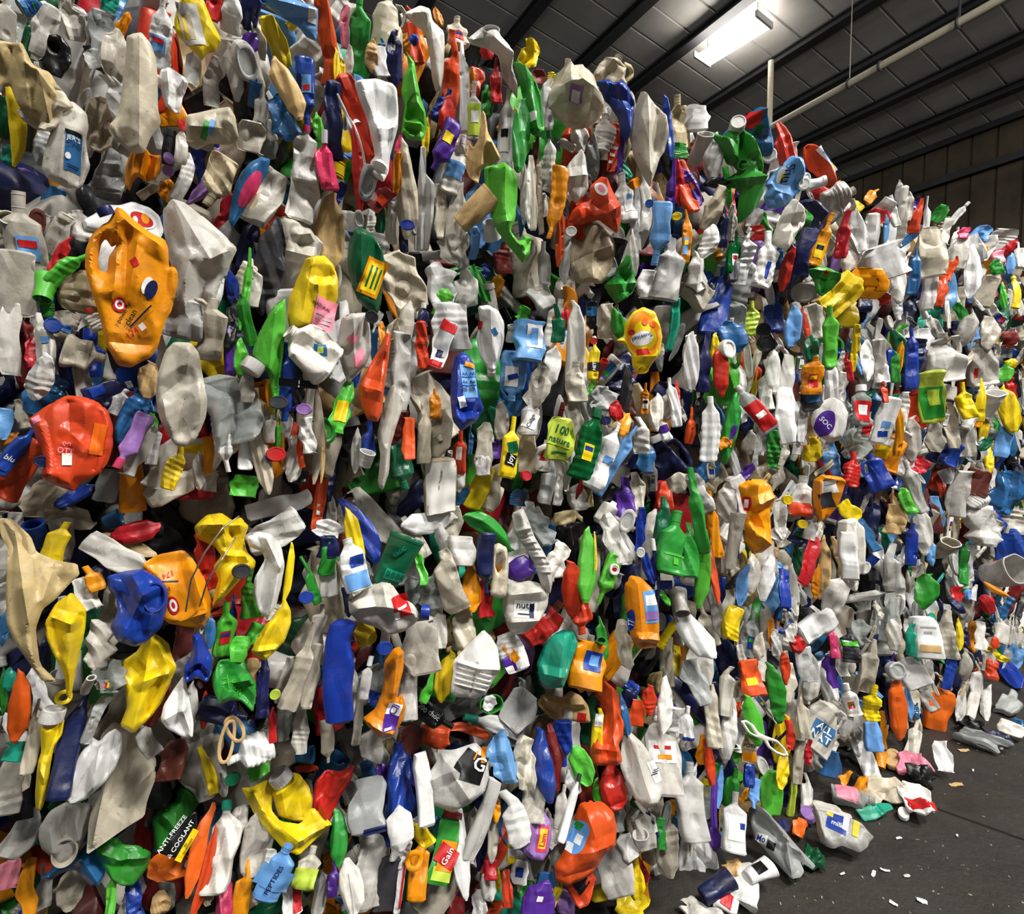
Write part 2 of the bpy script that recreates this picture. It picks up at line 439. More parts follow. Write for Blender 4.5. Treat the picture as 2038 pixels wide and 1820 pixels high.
def add_label(root, fr, cr, spec, lift):
    """spec: 'shape+colour,cx,cz,w,h,rot:TEXT:colour:size' in fractions of W and L"""
    parts = spec.split(':'); a = parts[0].split(',')
    col = a[0][-1]; shape = a[0][:-1] or 'q'
    cx, cz, w, h = [float(q) for q in a[1:5]]; rot = math.radians(float(a[5])) if len(a) > 5 else 0
    L, W = fr['L'], fr['W']
    w, h, cx, cz = w * W, h * L, cx * W, cz * L
    cr_, sr_ = math.cos(rot), math.sin(rot)
    def place(px, py, lf):
        X = cx + px * cr_ - py * sr_; Z = cz + px * sr_ + py * cr_
        Y = front_y(fr, X, Z) - lf
        return cr(np.stack([X, Y, Z], 1))
    n = 13
    lab = None
    if shape in 'qoh':
        g = np.linspace(-1, 1, n)
        X, Y = np.meshgrid(g, g)
        if shape in 'oh':      # disc or ring mapped from the square
            Xo = X * np.sqrt(1 - Y * Y / 2); Y = Y * np.sqrt(1 - X * X / 2); X = Xo
        V = place(X.ravel() * w / 2, Y.ravel() * h / 2, lift)
        me = mesh_np('label', V, [grid_faces(n, n, False, 0, False)], paper(col), True, 0)
        lab = link('label', me, root); 
    if len(parts) > 1 and parts[1]:
        lines = parts[1].replace('_', ' ').split('/')
        tcol = parts[2]; size = float(parts[3]) if len(parts) > 3 else 0
        Vs, Fs, off = [], [], 0
        lh = h / max(len(lines), 1)
        for i, s in enumerate(lines):
            V, F = text_np(s)
            if not len(V): continue
            ext = V[:, :2].max(0) - V[:, :2].min(0)
            k = min(w * .92 / ext[0], lh * .78 / max(ext[1], .7)) if not size else size * L
            Vs.append(place(V[:, 0] * k, V[:, 1] * k + h / 2 - lh * (i + .5), lift * 2.0)); Fs.append(F + off); off += len(V)
        if Vs:
            me = mesh_np('lettering', np.concatenate(Vs), [np.concatenate(Fs)], ink(tcol), False)
            link('lettering', me, lab if lab is not None else root)

FILL_STUFF, FILL = 1500, 420

# ------------------------------------------------------------------ the hall
def quad_mesh(name, pts, mat, kind='structure', sub=0):
    o = link(name, mesh_np(name, np.array(pts), [np.array([[0, 1, 2, 3]])], mat, False))
    if kind: o['kind'] = kind
    return o

def boxes_np(bs):
    """bs: list of (centre, half extents, axes 3x3)"""
    V, F = [], []
    sg = np.array([(-1, -1, -1), (1, -1, -1), (1, 1, -1), (-1, 1, -1), (-1, -1, 1), (1, -1, 1), (1, 1, 1), (-1, 1, 1)], float)
    q = np.array([(0, 3, 2, 1), (4, 5, 6, 7), (0, 1, 5, 4), (1, 2, 6, 5), (2, 3, 7, 6), (3, 0, 4, 7)])
    for c, h, A in bs:
        F.append(q + 8 * len(V)); V.append(np.array(c) + (sg * np.array(h)) @ np.array(A))
    return np.concatenate(V), [np.concatenate(F)]
AX = np.array([D_, N_, UP])
AXR = np.array([D_, -N_, UP])          # right handed

EAVE = 7.8
e_ = on_plane(1705, 353, np.array((0, 0, EAVE)), UP)
S_END = float(np.dot(e_, D_))
SLOPE = .13
def roof_z(s): return EAVE + (S_END - s) * SLOPE
R_N = np.cross(D_ - UP * SLOPE, N_); R_N /= np.linalg.norm(R_N)
def on_roof(px, py):
    return on_plane(px, py, D_ * S_END + UP * EAVE, R_N)

def mat_floor():
    t = NT('stained_concrete'); tc = t.n('ShaderNodeTexCoord')
    def noise(sc, de, rg=.6):
        n = t.n('ShaderNodeTexNoise', s_Scale=sc, s_Detail=de, s_Roughness=rg); t.l(tc.outputs['Object'], n.inputs['Vector']); return n.outputs[0]
    c = t.ramp(noise(1.3, 8), (.3, lin((28, 24, 20))), (.55, lin((44, 39, 33))), (.8, lin((66, 59, 50))))
    f = t.ramp(noise(26, 6, .75), (.60, (0, 0, 0)), (.72, (.35,) * 3))
    c = t.mix(f, c, lin((104, 95, 84)))
    f2 = t.ramp(noise(5, 5), (.5, (0, 0, 0)), (.7, (.7,) * 3)); c = t.mix(f2, c, lin((26, 22, 19)))
    t.l(c, t.b.inputs['Base Color'])
    t.l(t.ramp(noise(4, 5), (.3, (.42,) * 3), (.7, (.75,) * 3)), t.b.inputs['Roughness'])
    b = t.n('ShaderNodeBump', s_Strength=.4, s_Distance=.01); t.l(noise(40, 5), b.inputs['Height']); t.l(b.outputs[0], t.b.inputs['Normal'])
    return t.m
def mat_sheet(name, rgb, dark, rough=.55):
    t = NT(name); tc = t.n('ShaderNodeTexCoord')
    n = t.n('ShaderNodeTexNoise', s_Scale=.9, s_Detail=7.0, s_Roughness=.65); t.l(tc.outputs['Object'], n.inputs['Vector'])
    t.l(t.ramp(n.outputs[0], (.3, lin(dark)), (.7, lin(rgb))), t.b.inputs['Base Color'])
    t.b.inputs['Roughness'].default_value = rough; t.b.inputs['Specular IOR Level'].default_value = .25
    return t.m

A0, A1, S0 = -24.0, 7.5, -5.0            # across the hall (out of the face is positive), along
def hp(s, a, z): return D_ * s + N_ * a + UP * z
fl = quad_mesh('floor', [hp(S0, A0, 0), hp(S0, A1, 0), hp(S_END, A1, 0), hp(S_END, A0, 0)], mat_floor())
ja, jb = on_plane(1835, 1600, UP * 0, UP), on_plane(2060, 1680, UP * 0, UP)
jd = (jb - ja) / np.linalg.norm(jb - ja)
V, F = boxes_np([((ja + jb) / 2 + UP * .0005, (np.linalg.norm(jb - ja) / 2, .006, .0012), np.array([jd, np.cross(UP, jd), UP]))])
o = link('trim_floor_joint', mesh_np('trim_floor_joint', V, F, simple('dark_joint_filler', (18, 15, 13), .8), False)); o['kind'] = 'structure'
rr = random.Random(12); Vs, Fs, n0 = [], [], 0
for i in range(150):
    p = on_plane(rr.uniform(1340, 2050), rr.uniform(1420, 1830), UP * 0, UP)
    if np.dot(p, N_) + WD < .12: continue
    q = rr.uniform(.0008, .0028); a = rr.uniform(0, 6.3)
    A = np.array([(math.cos(a), math.sin(a), rr.uniform(-.2, .2)), (-math.sin(a), math.cos(a), .1), (0, 0, 1)])
    v, f = boxes_np([(p + UP * q * .45, (q * rr.uniform(.8, 2.2), q * rr.uniform(.5, 1), q * .4), A)])
    v += np.array([[rr.uniform(-.2, .2) * q for _ in range(3)] for _ in v]); Vs.append(v); Fs += [x + n0 for x in f]; n0 += 8
o = link('floor_crumbs', mesh_np('floor_crumbs', np.concatenate(Vs), Fs, simple('pale_crumb', (150, 142, 126), .6), False)); tag(o, 'pale crumbs and flakes of plastic strewn over the dark floor', 'crumbs', None, 'stuff')
# roof deck: flat pans with standing ribs running down the slope
ribs = []
prof = []
a = A0
while a < A1:
    prof += [(a, 0), (a + .50, 0), (a + .515, .03), (a + .535, .03)]; a += .55
prof.append((a, 0))
V = np.array([hp(s, q, roof_z(s) + dz) for s in (S0, S_END + .1) for q, dz in prof]); m_ = len(prof)
i_ = np.arange(m_ - 1)
o = link('ceiling', mesh_np('ceiling', V, [np.stack([i_, i_ + m_, i_ + m_ + 1, i_ + 1], 1)], mat_sheet('roof_deck', (206, 202, 197), (170, 166, 161)), False)); o['kind'] = 'structure'
# purlins parallel to the eave
steel = mat_sheet('dark_roof_steel', (76, 76, 78), (56, 56, 58), .5)
def s_of(px, py): return float(np.dot(on_roof(px, py), D_))
purl = sorted(s_of(*q) for q in ((1044, 33), (1214, 60), (1297, 133), (1662, 36)))
step = .0
PURLINS = purl + [purl[0] - 1.6, purl[0] - 3.2]
s_ = purl[-1]
while s_ < S_END - 1.3:
    s_ += 1.25; PURLINS.append(s_)
for s in PURLINS:
    z = roof_z(s) - .035
    V, F = boxes_np([(hp(s, (A0 + A1) / 2, z - .13), (.10, (A1 - A0) / 2, .012), AXR), (hp(s, (A0 + A1) / 2, z - .01), (.10, (A1 - A0) / 2, .012), AXR), (hp(s, (A0 + A1) / 2, z - .07), (.02, (A1 - A0) / 2, .06), AXR)])
    o = link('trim_purlin', mesh_np('trim_purlin', V, F, steel, False)); o['kind'] = 'structure'
# cross bracing rafter
# end wall of ribbed siding
sid = mat_sheet('brown_wall_siding', (108, 95, 78), (66, 58, 48), .6)
prof = []; a = A0
while a < A1:
    prof += [(a, 0), (a + .36, 0), (a + .375, .05), (a + .395, .05), (a + .41, 0)]; a += .43
V = np.array([D_ * (S_END + dz) + N_ * q + UP * z for z in (0, EAVE + .2) for q, dz in prof]); m_ = len(prof); i_ = np.arange(m_ - 1)
o = link('wall_end', mesh_np('wall_end', V, [np.stack([i_, i_ + 1, i_ + m_ + 1, i_ + m_], 1)], sid, False)); o['kind'] = 'structure'
def s_end_z(px, py):
    return on_plane(px, py, D_ * S_END, D_)[2]
zg = [s_end_z(1705, 353), s_end_z(1812, 380)]
for z, hh, dp in ((zg[0], .10, .16), (zg[1], .13, .18)):
    V, F = boxes_np([(hp(S_END - dp / 2 - .02, (A0 + A1) / 2, z), (dp / 2, (A1 - A0) / 2, .02), AXR), (hp(S_END - dp, (A0 + A1) / 2, z - hh / 2), (.015, (A1 - A0) / 2, hh / 2), AXR)])
    o = link('trim_girt', mesh_np('trim_girt', V, F, steel, False)); o['kind'] = 'structure'
o = quad_mesh('wall_rear', [hp(S0, A0, 0), hp(S_END, A0, 0), hp(S_END, A0, roof_z(S_END)), hp(S0, A0, roof_z(S0))], sid)

# pipe, its hangers, the conduit, the bright fixture
HP = 6.6
p0 = on_plane(1530, 256, UP * HP, UP); p1 = on_plane(2000, -6, UP * HP, UP)
pd = (p1 - p0) / np.linalg.norm(p1 - p0)
pale = simple('pale_painted_pipe', (206, 196, 172), .5)
A_, B_ = p0 - pd * 1.2, p1 + pd * 2.0
V, F = tube_np([A_ + (B_ - A_) * q for q in np.linspace(0, 1, 12)], .052, 16)
pipe = link('overhead_pipe', mesh_np('overhead_pipe', V, F, pale)); tag(pipe, 'long pale pipe hung below the roof, running up to the upper corner', 'pipe')
for px in (1690, 1752, 1908):
    q = on_plane(px, 0, p0, np.cross(pd, np.cross(UP, pd)))
    # the point of the pipe seen at this column
    best = min((abs(project(A_ + (B_ - A_) * k)[0] - px), k) for k in np.linspace(0, 1, 400))[1]
    c = A_ + (B_ - A_) * best
    ring = [c + .062 * (math.cos(t) * np.cross(pd, UP) + math.sin(t) * UP) for t in np.linspace(0, 2 * math.pi, 17)[:-1]]
    V, F = tube_np(ring, .014, 8, 1, True)
    link('hanger_clamp', mesh_np('hanger_clamp', V, F, steel), pipe)
    if px != 1752:
        V, F = tube_np([c + UP * .06, c + UP * (roof_z(np.dot(c, D_)) - c[2] - .02)], .006 if px == 1690 else .016, 8)
        link('hanger_rod', mesh_np('hanger_rod', V, F, pale if px == 1690 else steel), pipe)
q0 = on_plane(1531, 262, UP * HP, UP)
V, F = tube_np([q0 + UP * .056, q0 + UP * .6, q0 + UP * 1.15], .045, 14)
o = link('vertical_conduit', mesh_np('vertical_conduit', V, F, pale)); tag(o, 'short upright pale conduit rising behind the stack below the bright ceiling light', 'pipe')

ZF = 8.2
f0 = on_plane(1397, 122, UP * ZF, UP); f1 = on_plane(1521, 43, UP * ZF, UP)
fc = (f0 + f1) / 2; fd = (f1 - f0); fl_ = np.linalg.norm(fd); fd /= fl_; fx = np.cross(fd, UP)
AF = np.array([fd, np.cross(UP, fd), UP])
V, F = boxes_np([(fc + UP * .06, (fl_ / 2, .03, .03), AF), (fc + fd * fl_ / 2 + UP * .03, (.02, .24, .05), AF), (fc - fd * fl_ / 2 + UP * .03, (.02, .24, .05), AF)])
fix = link('ceiling_light', mesh_np('ceiling_light', V, F, simple('white_enamel', (235, 235, 230), .4), False))
tag(fix, 'bright white tube light fixture glowing under the dark roof', 'ceiling light')
em = bpy.data.materials.new('glowing_tube'); em.use_nodes = True
bs = em.node_tree.nodes['Principled BSDF']; bs.inputs['Emission Color'].default_value = (1, .96, .88, 1); bs.inputs['Emission Strength'].default_value = 26
for k in range(6):
    y = (k - 2.5) * .075
    V, F = tube_np([fc + fd * (q * fl_ / 2 * .96) + AF[1] * y for q in (-1, 0, 1)], .02, 10)
    link('tube', mesh_np('tube', V, F, em), fix)
for q in (-.4, .4):
    c = fc + fd * q * fl_ + UP * .09
    V, F = tube_np([c, c + UP * (roof_z(np.dot(c, D_)) - c[2] - .03)], .006, 6)
    link('hanger_rod', mesh_np('hanger_rod', V, F, steel), fix)

# ------------------------------------------------------------------ the crushed containers
TIERS = [0.0, .80, 1.44, 2.04, 2.76]
def bulge(s, z):
    zz = z + .04 * math.sin(s * 1.7 + .5)
    for i in range(4):
        if zz < TIERS[i + 1] or i == 3:
            f = min(max((zz - TIERS[i]) / (TIERS[i + 1] - TIERS[i]), 0), 1); break
    c = (s + 1.45 + .18 * i) % 1.25 / 1.25
    return .05 - .14 * abs(2 * f - 1) ** 5 - .06 * abs(2 * c - 1) ** 9

NAMES = {'B': ('crushed_bottle', 'bottle', 'bottle'), 'N': ('open_bottle', 'bottle', 'open bottle'), 'J': ('handled_jug', 'jug', 'handled jug'),
         'D': ('detergent_jug', 'jug', 'detergent jug'), 'L': ('flattened_bottle', 'bottle', 'flattened bottle'), 'S': ('plastic_sheet', 'plastic sheet', 'plastic panel'),
         'H': ('squashed_bottle', 'bottle', 'squashed bottle'), 'V': ('folded_strip', 'plastic strip', 'folded strip'), 'F': ('plastic_film', 'plastic film', 'crumpled film'), 'O': ('upturned_bottle', 'bottle', 'bottle end'), 'C': ('plastic_tub', 'tub', 'open tub'),
         'T': ('plastic_tube', 'tube', 'open tube'), 'P': ('screw_cap', 'cap', 'cap'), 'R': ('carry_strap', 'strap', 'strap'), 'W': ('baling_wire', 'wire', 'wire')}
ITEMS = []      # (object, kind, colour, px, py, Lpx, angle, real length, label or None, from the list)
STUFF = []

def frame_of(px, py, Lp, Wp, ang, off, q, yaw, floor, pitch, rng):
    a = math.radians(ang)
    if floor is not None:
        Pc = on_plane(px, py, UP * floor, UP)
        tc = CAM - Pc; tc /= np.linalg.norm(tc)
        Fv = UP * (1 - q) + tc * q
    else:
        P0 = on_plane(px, py, wall(0, 0, 0), N_)
        s, z = float(np.dot(P0, D_)), P0[2]
        Pc = on_plane(px, py, wall(0, 0, off + bulge(s, z)), N_)
        tc = CAM - Pc; tc /= np.linalg.norm(tc)
        Fv = N_ * (1 - q) + tc * q + UP * rng.uniform(-.12, .18)
    Fv = Fv / np.linalg.norm(Fv)
    if yaw:
        c, s_ = math.cos(yaw), math.sin(yaw); Fv = np.array((Fv[0] * c - Fv[1] * s_, Fv[0] * s_ + Fv[1] * c, Fv[2]))
    sx, cx = math.sin(a), math.cos(a)
    pt = on_plane(px + Lp / 2 * sx, py - Lp / 2 * cx, Pc, Fv); pb = on_plane(px - Lp / 2 * sx, py + Lp / 2 * cx, Pc, Fv)
    pr = on_plane(px + Wp / 2 * cx, py + Wp / 2 * sx, Pc, Fv); pl = on_plane(px - Wp / 2 * cx, py - Wp / 2 * sx, Pc, Fv)
    Z = pt - pb; L = np.linalg.norm(Z); Z /= L
    X = pr - pl; X -= Z * np.dot(X, Z); W = np.linalg.norm(X); X /= W
    Pc = (pt + pb) / 2
    return Pc, X, Z, L, W, Fv

def mat4(X, Y, Z, o):
    M = Matrix.Identity(4)
    for i in range(3): M[i][0], M[i][1], M[i][2], M[i][3] = X[i], Y[i], Z[i], o[i]
    return M

def make_item(K, col, px, py, Lp, Wp, ang=0, opts=(), label=None, seed=0, listed=True, stuff=False):
    rng = np.random.default_rng(seed); R = random.Random(seed)
    op = {}; labs = []
    for t in opts:
        if t[0] == '@': labs.append(t[1:])
        elif '=' in t: k, v = t.split('=', 1); op[k] = v
        elif t[0] in '+-' and t[1:].replace('.', '').isdigit(): op['lay'] = float(t)
        else: op[t] = '1'
    if K == 'L' and not label:
        K = R.choice('LLLHHHVV')
    fnum = lambda k, d: float(op.get(k, d))
    floor = float(op['fl']) if 'fl' in op else None
    base_off = .018 + fnum('lay', 0) * .03 + R.uniform(-.006, .012) if listed else R.uniform(-.085, -.02) + float(op.get('up', 0))
    if stuff: base_off = R.uniform(-.22, -.09)
    if K == 'P': base_off += .03
    yaw = fnum('yaw', R.uniform(-18, 18) if listed else R.uniform(-35, 35)) * math.pi / 180
    if floor is None and on_plane(px, py, wall(0, 0, 0), N_)[2] < .04: floor = .05
    Pc, X, Z, L, W, Fv = frame_of(px, py, Lp, Wp, ang, base_off, fnum('q', .6 if floor is None else .3), yaw, floor, 0, rng)
    pitch = math.radians(fnum('m', R.uniform(-10, 10) if K not in 'CT' else 25))
    res = max(Lp, Wp) if not stuff else 26
    res = min(res, 120) if not stuff else res
    Y = np.cross(Z, X)
    if pitch and K not in 'OPR':
        c, s = math.cos(pitch), math.sin(pitch)
        Zn = Z * c - Y * s; Yn = Y * c + Z * s; Z, Y = Zn, Yn
    crk = fnum('cr', R.uniform(.75, 1.25))
    th = fnum('th', THICK.get(K, .5) * R.uniform(.8, 1.15))
    mir = -1 if 'mir' in op else 1
    name = NAMES[K][0]
    if K == 'P':
        h = min(W, L) * .42; r = W / 2
        V, F = cap_np(r, h, 0, 0, 36, L / 2)
        Zc = Fv; Xc = X - Zc * np.dot(X, Zc); Xc /= np.linalg.norm(Xc); M = mat4(Xc, np.cross(Zc, Xc), Zc, Pc - Zc * h)
        o = link(name, mesh_np(name, V, F, plastic(col)), None, M)
        if 'in' in op:
            n = 24; t = np.linspace(0, 2 * math.pi, n, endpoint=False)
            Vd = np.stack([np.cos(t) * r * .55, np.sin(t) * L / 2 * .55, np.full(n, h * .95)], 1)
            link('disc', mesh_np('disc', Vd, [np.arange(n)[None]], paper(op['in']), False), o)
        fr = None
    elif K == 'R':
        n = 40; t = np.linspace(0, 2 * math.pi, n, endpoint=False)
        path = np.stack([np.sign(np.cos(t)) * np.abs(np.cos(t)) ** .8 * W / 2, .1 * W * np.sin(t * 2 + 1), np.sin(t) * L / 2], 1)
        V, F = tube_np(path, fnum('r', .10) * W, 10, .6, True)
        o = link(name, mesh_np(name, V, F, plastic(col)), None, mat4(X, np.cross(Z, X), Z, Pc)); fr = None
    else:
        if K == 'O':
            dep = .7 * min(L, W)
            Za = -Fv + .35 * R.uniform(-1, 1) * X + .35 * R.uniform(-1, 1) * Z; Za /= np.linalg.norm(Za)
            Xa = X - Za * np.dot(X, Za); Xa /= np.linalg.norm(Xa)
            V, F, cr, fr = build_body('O', rng, dep, W, res, L / W, crk * .8, R.uniform(-.3, .3), 0)
            M = mat4(Xa, np.cross(Za, Xa), Za, Pc)
        else:
            KK = 'B' if K == 'N' else K
            amt = crk * {'B': 1.0, 'J': 1.35, 'D': 1.0, 'L': .9, 'H': 1.0, 'V': .9, 'S': .85, 'F': 1.5, 'C': .7, 'T': .3}[KK]
            tw = math.radians(fnum('tw', R.uniform(-28, 28) if KK not in 'DCT' else R.uniform(-8, 8)))
            bx = fnum('bx', R.uniform(-.08, .08) if KK not in 'CT' else 0)
            rib = int(fnum('rib', R.choice((0, 0, 0, 0, 0, 8)) if KK == 'B' else 0))
            V, F, cr, fr = build_body(KK, rng, L, W, res, th, amt, tw, bx, rib, fnum('wt', .05))
            if mir < 0:
                V = V * np.array((-1, 1, 1)); F = [f[:, ::-1] for f in F]; fr['cx'] = -fr['cx']
            M = mat4(X, Y, Z, Pc - Z * L / 2)
        V = cr(V)
        if stuff:
            A = np.array([[M[i][j] for j in range(4)] for i in range(3)])
            STUFF.append((V @ A[:, :3].T + A[:, 3], F, col)); return None
        o = link(name, mesh_np(name, V, F, plastic(col)), None, M)
        KK = 'B' if K == 'N' else K
        if KK in 'JD':
            hp_ = ([(.16, .87), (.34, .875), (.45, .80), (.475, .68), (.43, .57), (.28, .49)] if KK == 'J' else [(-.08, .845), (-.27, .835), (-.41, .76), (-.45, .62), (-.44, .52), (-.30, .43)])
            hp_ = np.array(hp_); tt = np.linspace(0, 5, 26)
            px_ = np.stack([cinterp(tt, np.arange(6), hp_[:, 0]) * W * mir, np.zeros(26), cinterp(tt, np.arange(6), hp_[:, 1]) * L], 1)
            Vh, Fh = tube_np(px_, (.062 if KK == 'J' else .075) * W, 12, .75)
            link('handle', mesh_np('handle', cr(Vh), Fh, plastic(col)), o)
        if KK in 'BJD':
            has = ('k' in op) or (K != 'N' and 'nc' not in op and R.random() < (.45 if KK == 'B' else .6))
            if has:
                kc = op.get('k') or R.choice('WwWwWwbrybgGkB')
                nr = fr['nr']; nk = fr['nk']; cz = L * (nk + .035)
                Vc, Fc = cap_np(max(nr[0] * 1.28, .006), max(L * (1 - nk - .02), .008), fr['cx'][-1], cz, 40, max(nr[1] * 1.28, .006))
                link('cap', mesh_np('cap', cr(Vc), Fc, plastic(kc)), o)
            else:
                nr = fr['nr']
                for zz in (.945, .975):
                    t = np.linspace(0, 2 * math.pi, 25)[:-1]
                    zz_ = fr['nk'] + (1 - fr['nk']) * ((zz - .94) / .04 * .8 + .15)
                    path = np.stack([fr['cx'][-1] + np.cos(t) * nr[0], np.sin(t) * nr[1], np.full(24, zz_ * L)], 1)
                    Vt, Ft = tube_np(path, nr[0] * .09, 6, 1, True)
                    if zz < .95: Va, Fa = cr(Vt), Ft
                    else:
                        Vb = cr(Vt); Va = np.concatenate([Va, Vb]); Fa = list(Fa) + [f + len(Vt) for f in Ft]
                link('thread', mesh_np('thread', Va, Fa, plastic(col)), o)
        if KK in 'BJDLHVSFC' and fr:
            if not labs and KK in 'BJ' and 'nl' not in op and R.random() < .22:
                c0 = R.choice('WWwyrbsgGpu')
                labs = ['%s,%.2f,%.2f,%.2f,%.2f' % (c0, R.uniform(-.08, .08), R.uniform(.28, .42), R.uniform(.4, .62), R.uniform(.2, .34))]
                c1 = R.choice([q for q in 'brkGy' if q != c0])
                x, y, w, h = [float(q) for q in labs[0].split(',')[1:]]
                labs.append('%s,%.2f,%.2f,%.2f,%.2f' % (c1, x, y + h * .2, w * .8, h * .28))
            lift = .0016
            for i, sp in enumerate(labs):
                add_label(o, fr, cr, sp, lift * (1 + .6 * i))
    ITEMS.append(dict(o=o, K=K, col=col, px=px, py=py, Lp=Lp, Wp=Wp, ang=ang, L=max(L, W), label=label, fl=floor is not None, listed=listed, cap=op.get('k'), lab=bool(labs)))
    return o

# ------------------------------------------------------------------ crushed pieces with an outline of their own, inflated to real thickness
from mathutils.geometry import delaunay_2d_cdt
ZN = {'b': ('crumpled_bottle', 'bottle', 'B'), 'j': ('crumpled_jug', 'jug', 'J'), 'd': ('detergent_jug', 'jug', 'D'), 's': ('plastic_sheet', 'plastic panel', 'S'), 'f': ('plastic_film', 'plastic film', 'F'), 't': ('plastic_tub', 'tub', 'C')}
def inpoly(P, poly):
    x, y = P[:, 0], P[:, 1]; r = np.zeros(len(P), bool); n = len(poly); j = n - 1
    for i in range(n):
        xi, yi = poly[i]; xj, yj = poly[j]
        c = ((yi > y) != (yj > y)) & (x < (xj - xi) * (y - yi) / ((yj - yi) or 1e-12) + xi); r ^= c; j = i
    return r
def segdist(P, a, b):
    d = b - a; t = np.clip(((P - a) @ d) / max(d @ d, 1e-12), 0, 1)
    return np.linalg.norm(P - (a + t[:, None] * d), axis=1)
def resample(poly, h, rounds=2):
    poly = np.asarray(poly, float)
    for _ in range(1):          # soften the corners a little
        nx = np.roll(poly, -1, 0); poly = np.stack([poly * .88 + nx * .12, poly * .12 + nx * .88], 1).reshape(-1, 2)
    out = []
    for a, b in zip(poly, np.roll(poly, -1, 0)):
        k = max(1, int(round(np.linalg.norm(b - a) / h)))
        out += [a + (b - a) * q / k for q in range(k)]
    o = [out[0]]
    for p in out[1:]:
        if np.linalg.norm(p - o[-1]) > h * .45: o.append(p)
    return np.array(o)

def make_outline(col, opts, label, ox, oy, seed):
    rng = np.random.default_rng(seed); R = random.Random(seed)
    op, pts, holes, folds, caps, mouths, labs = {}, None, [], [], [], [], []
    fl_ = lambda s: [float(q) for q in s.split(',')]
    for t in opts:
        if t[:2] == 'p:': pts = np.array([fl_(q) for q in t[2:].split(';')])
        elif t[:2] == 'h:': holes.append(np.array([fl_(q) for q in t[2:].split(';')]))
        elif t[:2] == 'f:': folds.append(fl_(t[2:]))
        elif t[:2] == 'c:': q = t[2:].split(','); caps.append((q[0], [float(z) for z in q[1:]]))
        elif t[:2] == 'm:': mouths.append(fl_(t[2:]))
        elif t[0] == '@': labs.append(t[1:])
        elif '=' in t: k, v = t.split('=', 1); op[k] = v
        else: op['lay'] = float(t)
    lo, hi = pts.min(0), pts.max(0); c = (lo + hi) / 2; ext = hi - lo
    floor = float(op['fl']) if 'fl' in op else None
    Pc, X, Z, L, W, Fv = frame_of(ox + c[0] / SC, oy + c[1] / SC, ext[1] / SC, ext[0] / SC, 0, .03 + float(op.get('lay', 0)) * .03, float(op.get('q', .6 if floor is None else .3)), 0, floor, 0, rng)
    Y = np.cross(Z, X)
    kx, kz = W / ext[0], L / ext[1]; km = (kx + kz) / 2
    loc = lambda P: (np.asarray(P, float).reshape(-1, 2) - c) * np.array((kx, -kz))
    out = loc(pts)
    A = abs(np.sum(out[:, 0] * np.roll(out[:, 1], -1) - np.roll(out[:, 0], -1) * out[:, 1])) / 2
    h = math.sqrt(A / 1500)
    ring = resample(out, h); hr = [resample(loc(q), h * .8) for q in holes]
    fs = [(loc(f[:2])[0], loc(f[2:4])[0], f[4] * km * FOLD_GAIN, f[5] * km) for f in folds]
    T = float(op.get('T', .18)) * min(W, L) * .85
    edges_ = [(p, np.roll(p, -1, 0)) for p in [ring] + hr]
    def dist(P):
        d = np.full(len(P), 1e9)
        for a, b in edges_:
            for i in range(len(a)): d = np.minimum(d, segdist(P, a[i], b[i]))
        return d
    def height(P, front=True):
        d = dist(P); e = T * .36
        y = T * (1 - np.exp(-d / e)) * (1 if front else .6)
        fade = np.clip(d / (4 * h), .12, 1)
        for a, b, am, wd in fs:
            q = np.clip(1 - segdist(P, a, b) / wd, 0, 1)
            y = y + (am if front else -am * .5) * q * fade
        y = np.maximum(y, -.6 * T)
        return -y if front else y
    cr = Crush(rng, L, W, T * 2, float(op.get('cr', .6)) * .85, 0, 0, lambda t: np.ones_like(t), None)
    cr.edge = []; cr.by = 0; cr.acc = 0
    up = np.array((0, 0, L / 2))
    warp = lambda V: cr(V + up) - up
    # interior points
    pin = []
    for a, b, am, wd in fs:
        k = max(2, int(np.linalg.norm(b - a) / (h * .8))); pin += [a + (b - a) * q / k for q in range(k + 1)]
    pin = np.array(pin) if pin else np.zeros((0, 2))
    gx, gz = np.meshgrid(np.arange(-W / 2, W / 2 + h, h), np.arange(-L / 2, L / 2 + h, h * .87))
    gx[1::2] += h / 2
    G = np.stack([gx.ravel(), gz.ravel()], 1) + rng.uniform(-.16, .16, (gx.size, 2)) * h
    if len(pin): G = G[np.min(np.linalg.norm(G[:, None] - pin[None], axis=2), 1) > .6 * h]
    P = np.concatenate([pin, G]); ok = inpoly(P, ring)
    for q in hr: ok &= ~inpoly(P, q)
    P = P[ok]; P = P[dist(P) > .55 * h]
    nb = len(ring) + sum(len(q) for q in hr)
    allp = np.concatenate([ring] + hr + [P])
    ed, s0 = [], 0
    for q in [ring] + hr:
        ed += [(s0 + i, s0 + (i + 1) % len(q)) for i in range(len(q))]; s0 += len(q)
    rv, _, rf, ov, _, _ = delaunay_2d_cdt([Vector(q) for q in allp], ed, [], 0, 1e-7)
    rv = np.array([v[:] for v in rv]); tri = np.array([f for f in rf if len(f) == 3])
    cen = rv[tri].mean(1); ok = inpoly(cen, ring)
    for q in hr: ok &= ~inpoly(cen, q)
    tri = tri[ok]
    a, b, d = rv[tri[:, 0]], rv[tri[:, 1]], rv[tri[:, 2]]
    neg = ((b - a)[:, 0] * (d - a)[:, 1] - (b - a)[:, 1] * (d - a)[:, 0]) < 0
    tri[neg] = tri[neg][:, ::-1]
    bnd = np.array([any(q < nb for q in o) for o in ov])
    n = len(rv)
    yf = height(rv); yb = height(rv, False); yf[bnd] = 0
    bi = np.where(bnd, np.arange(n), 0); k = np.cumsum(~bnd) - 1
    bi = np.where(bnd, np.arange(n), n + k)
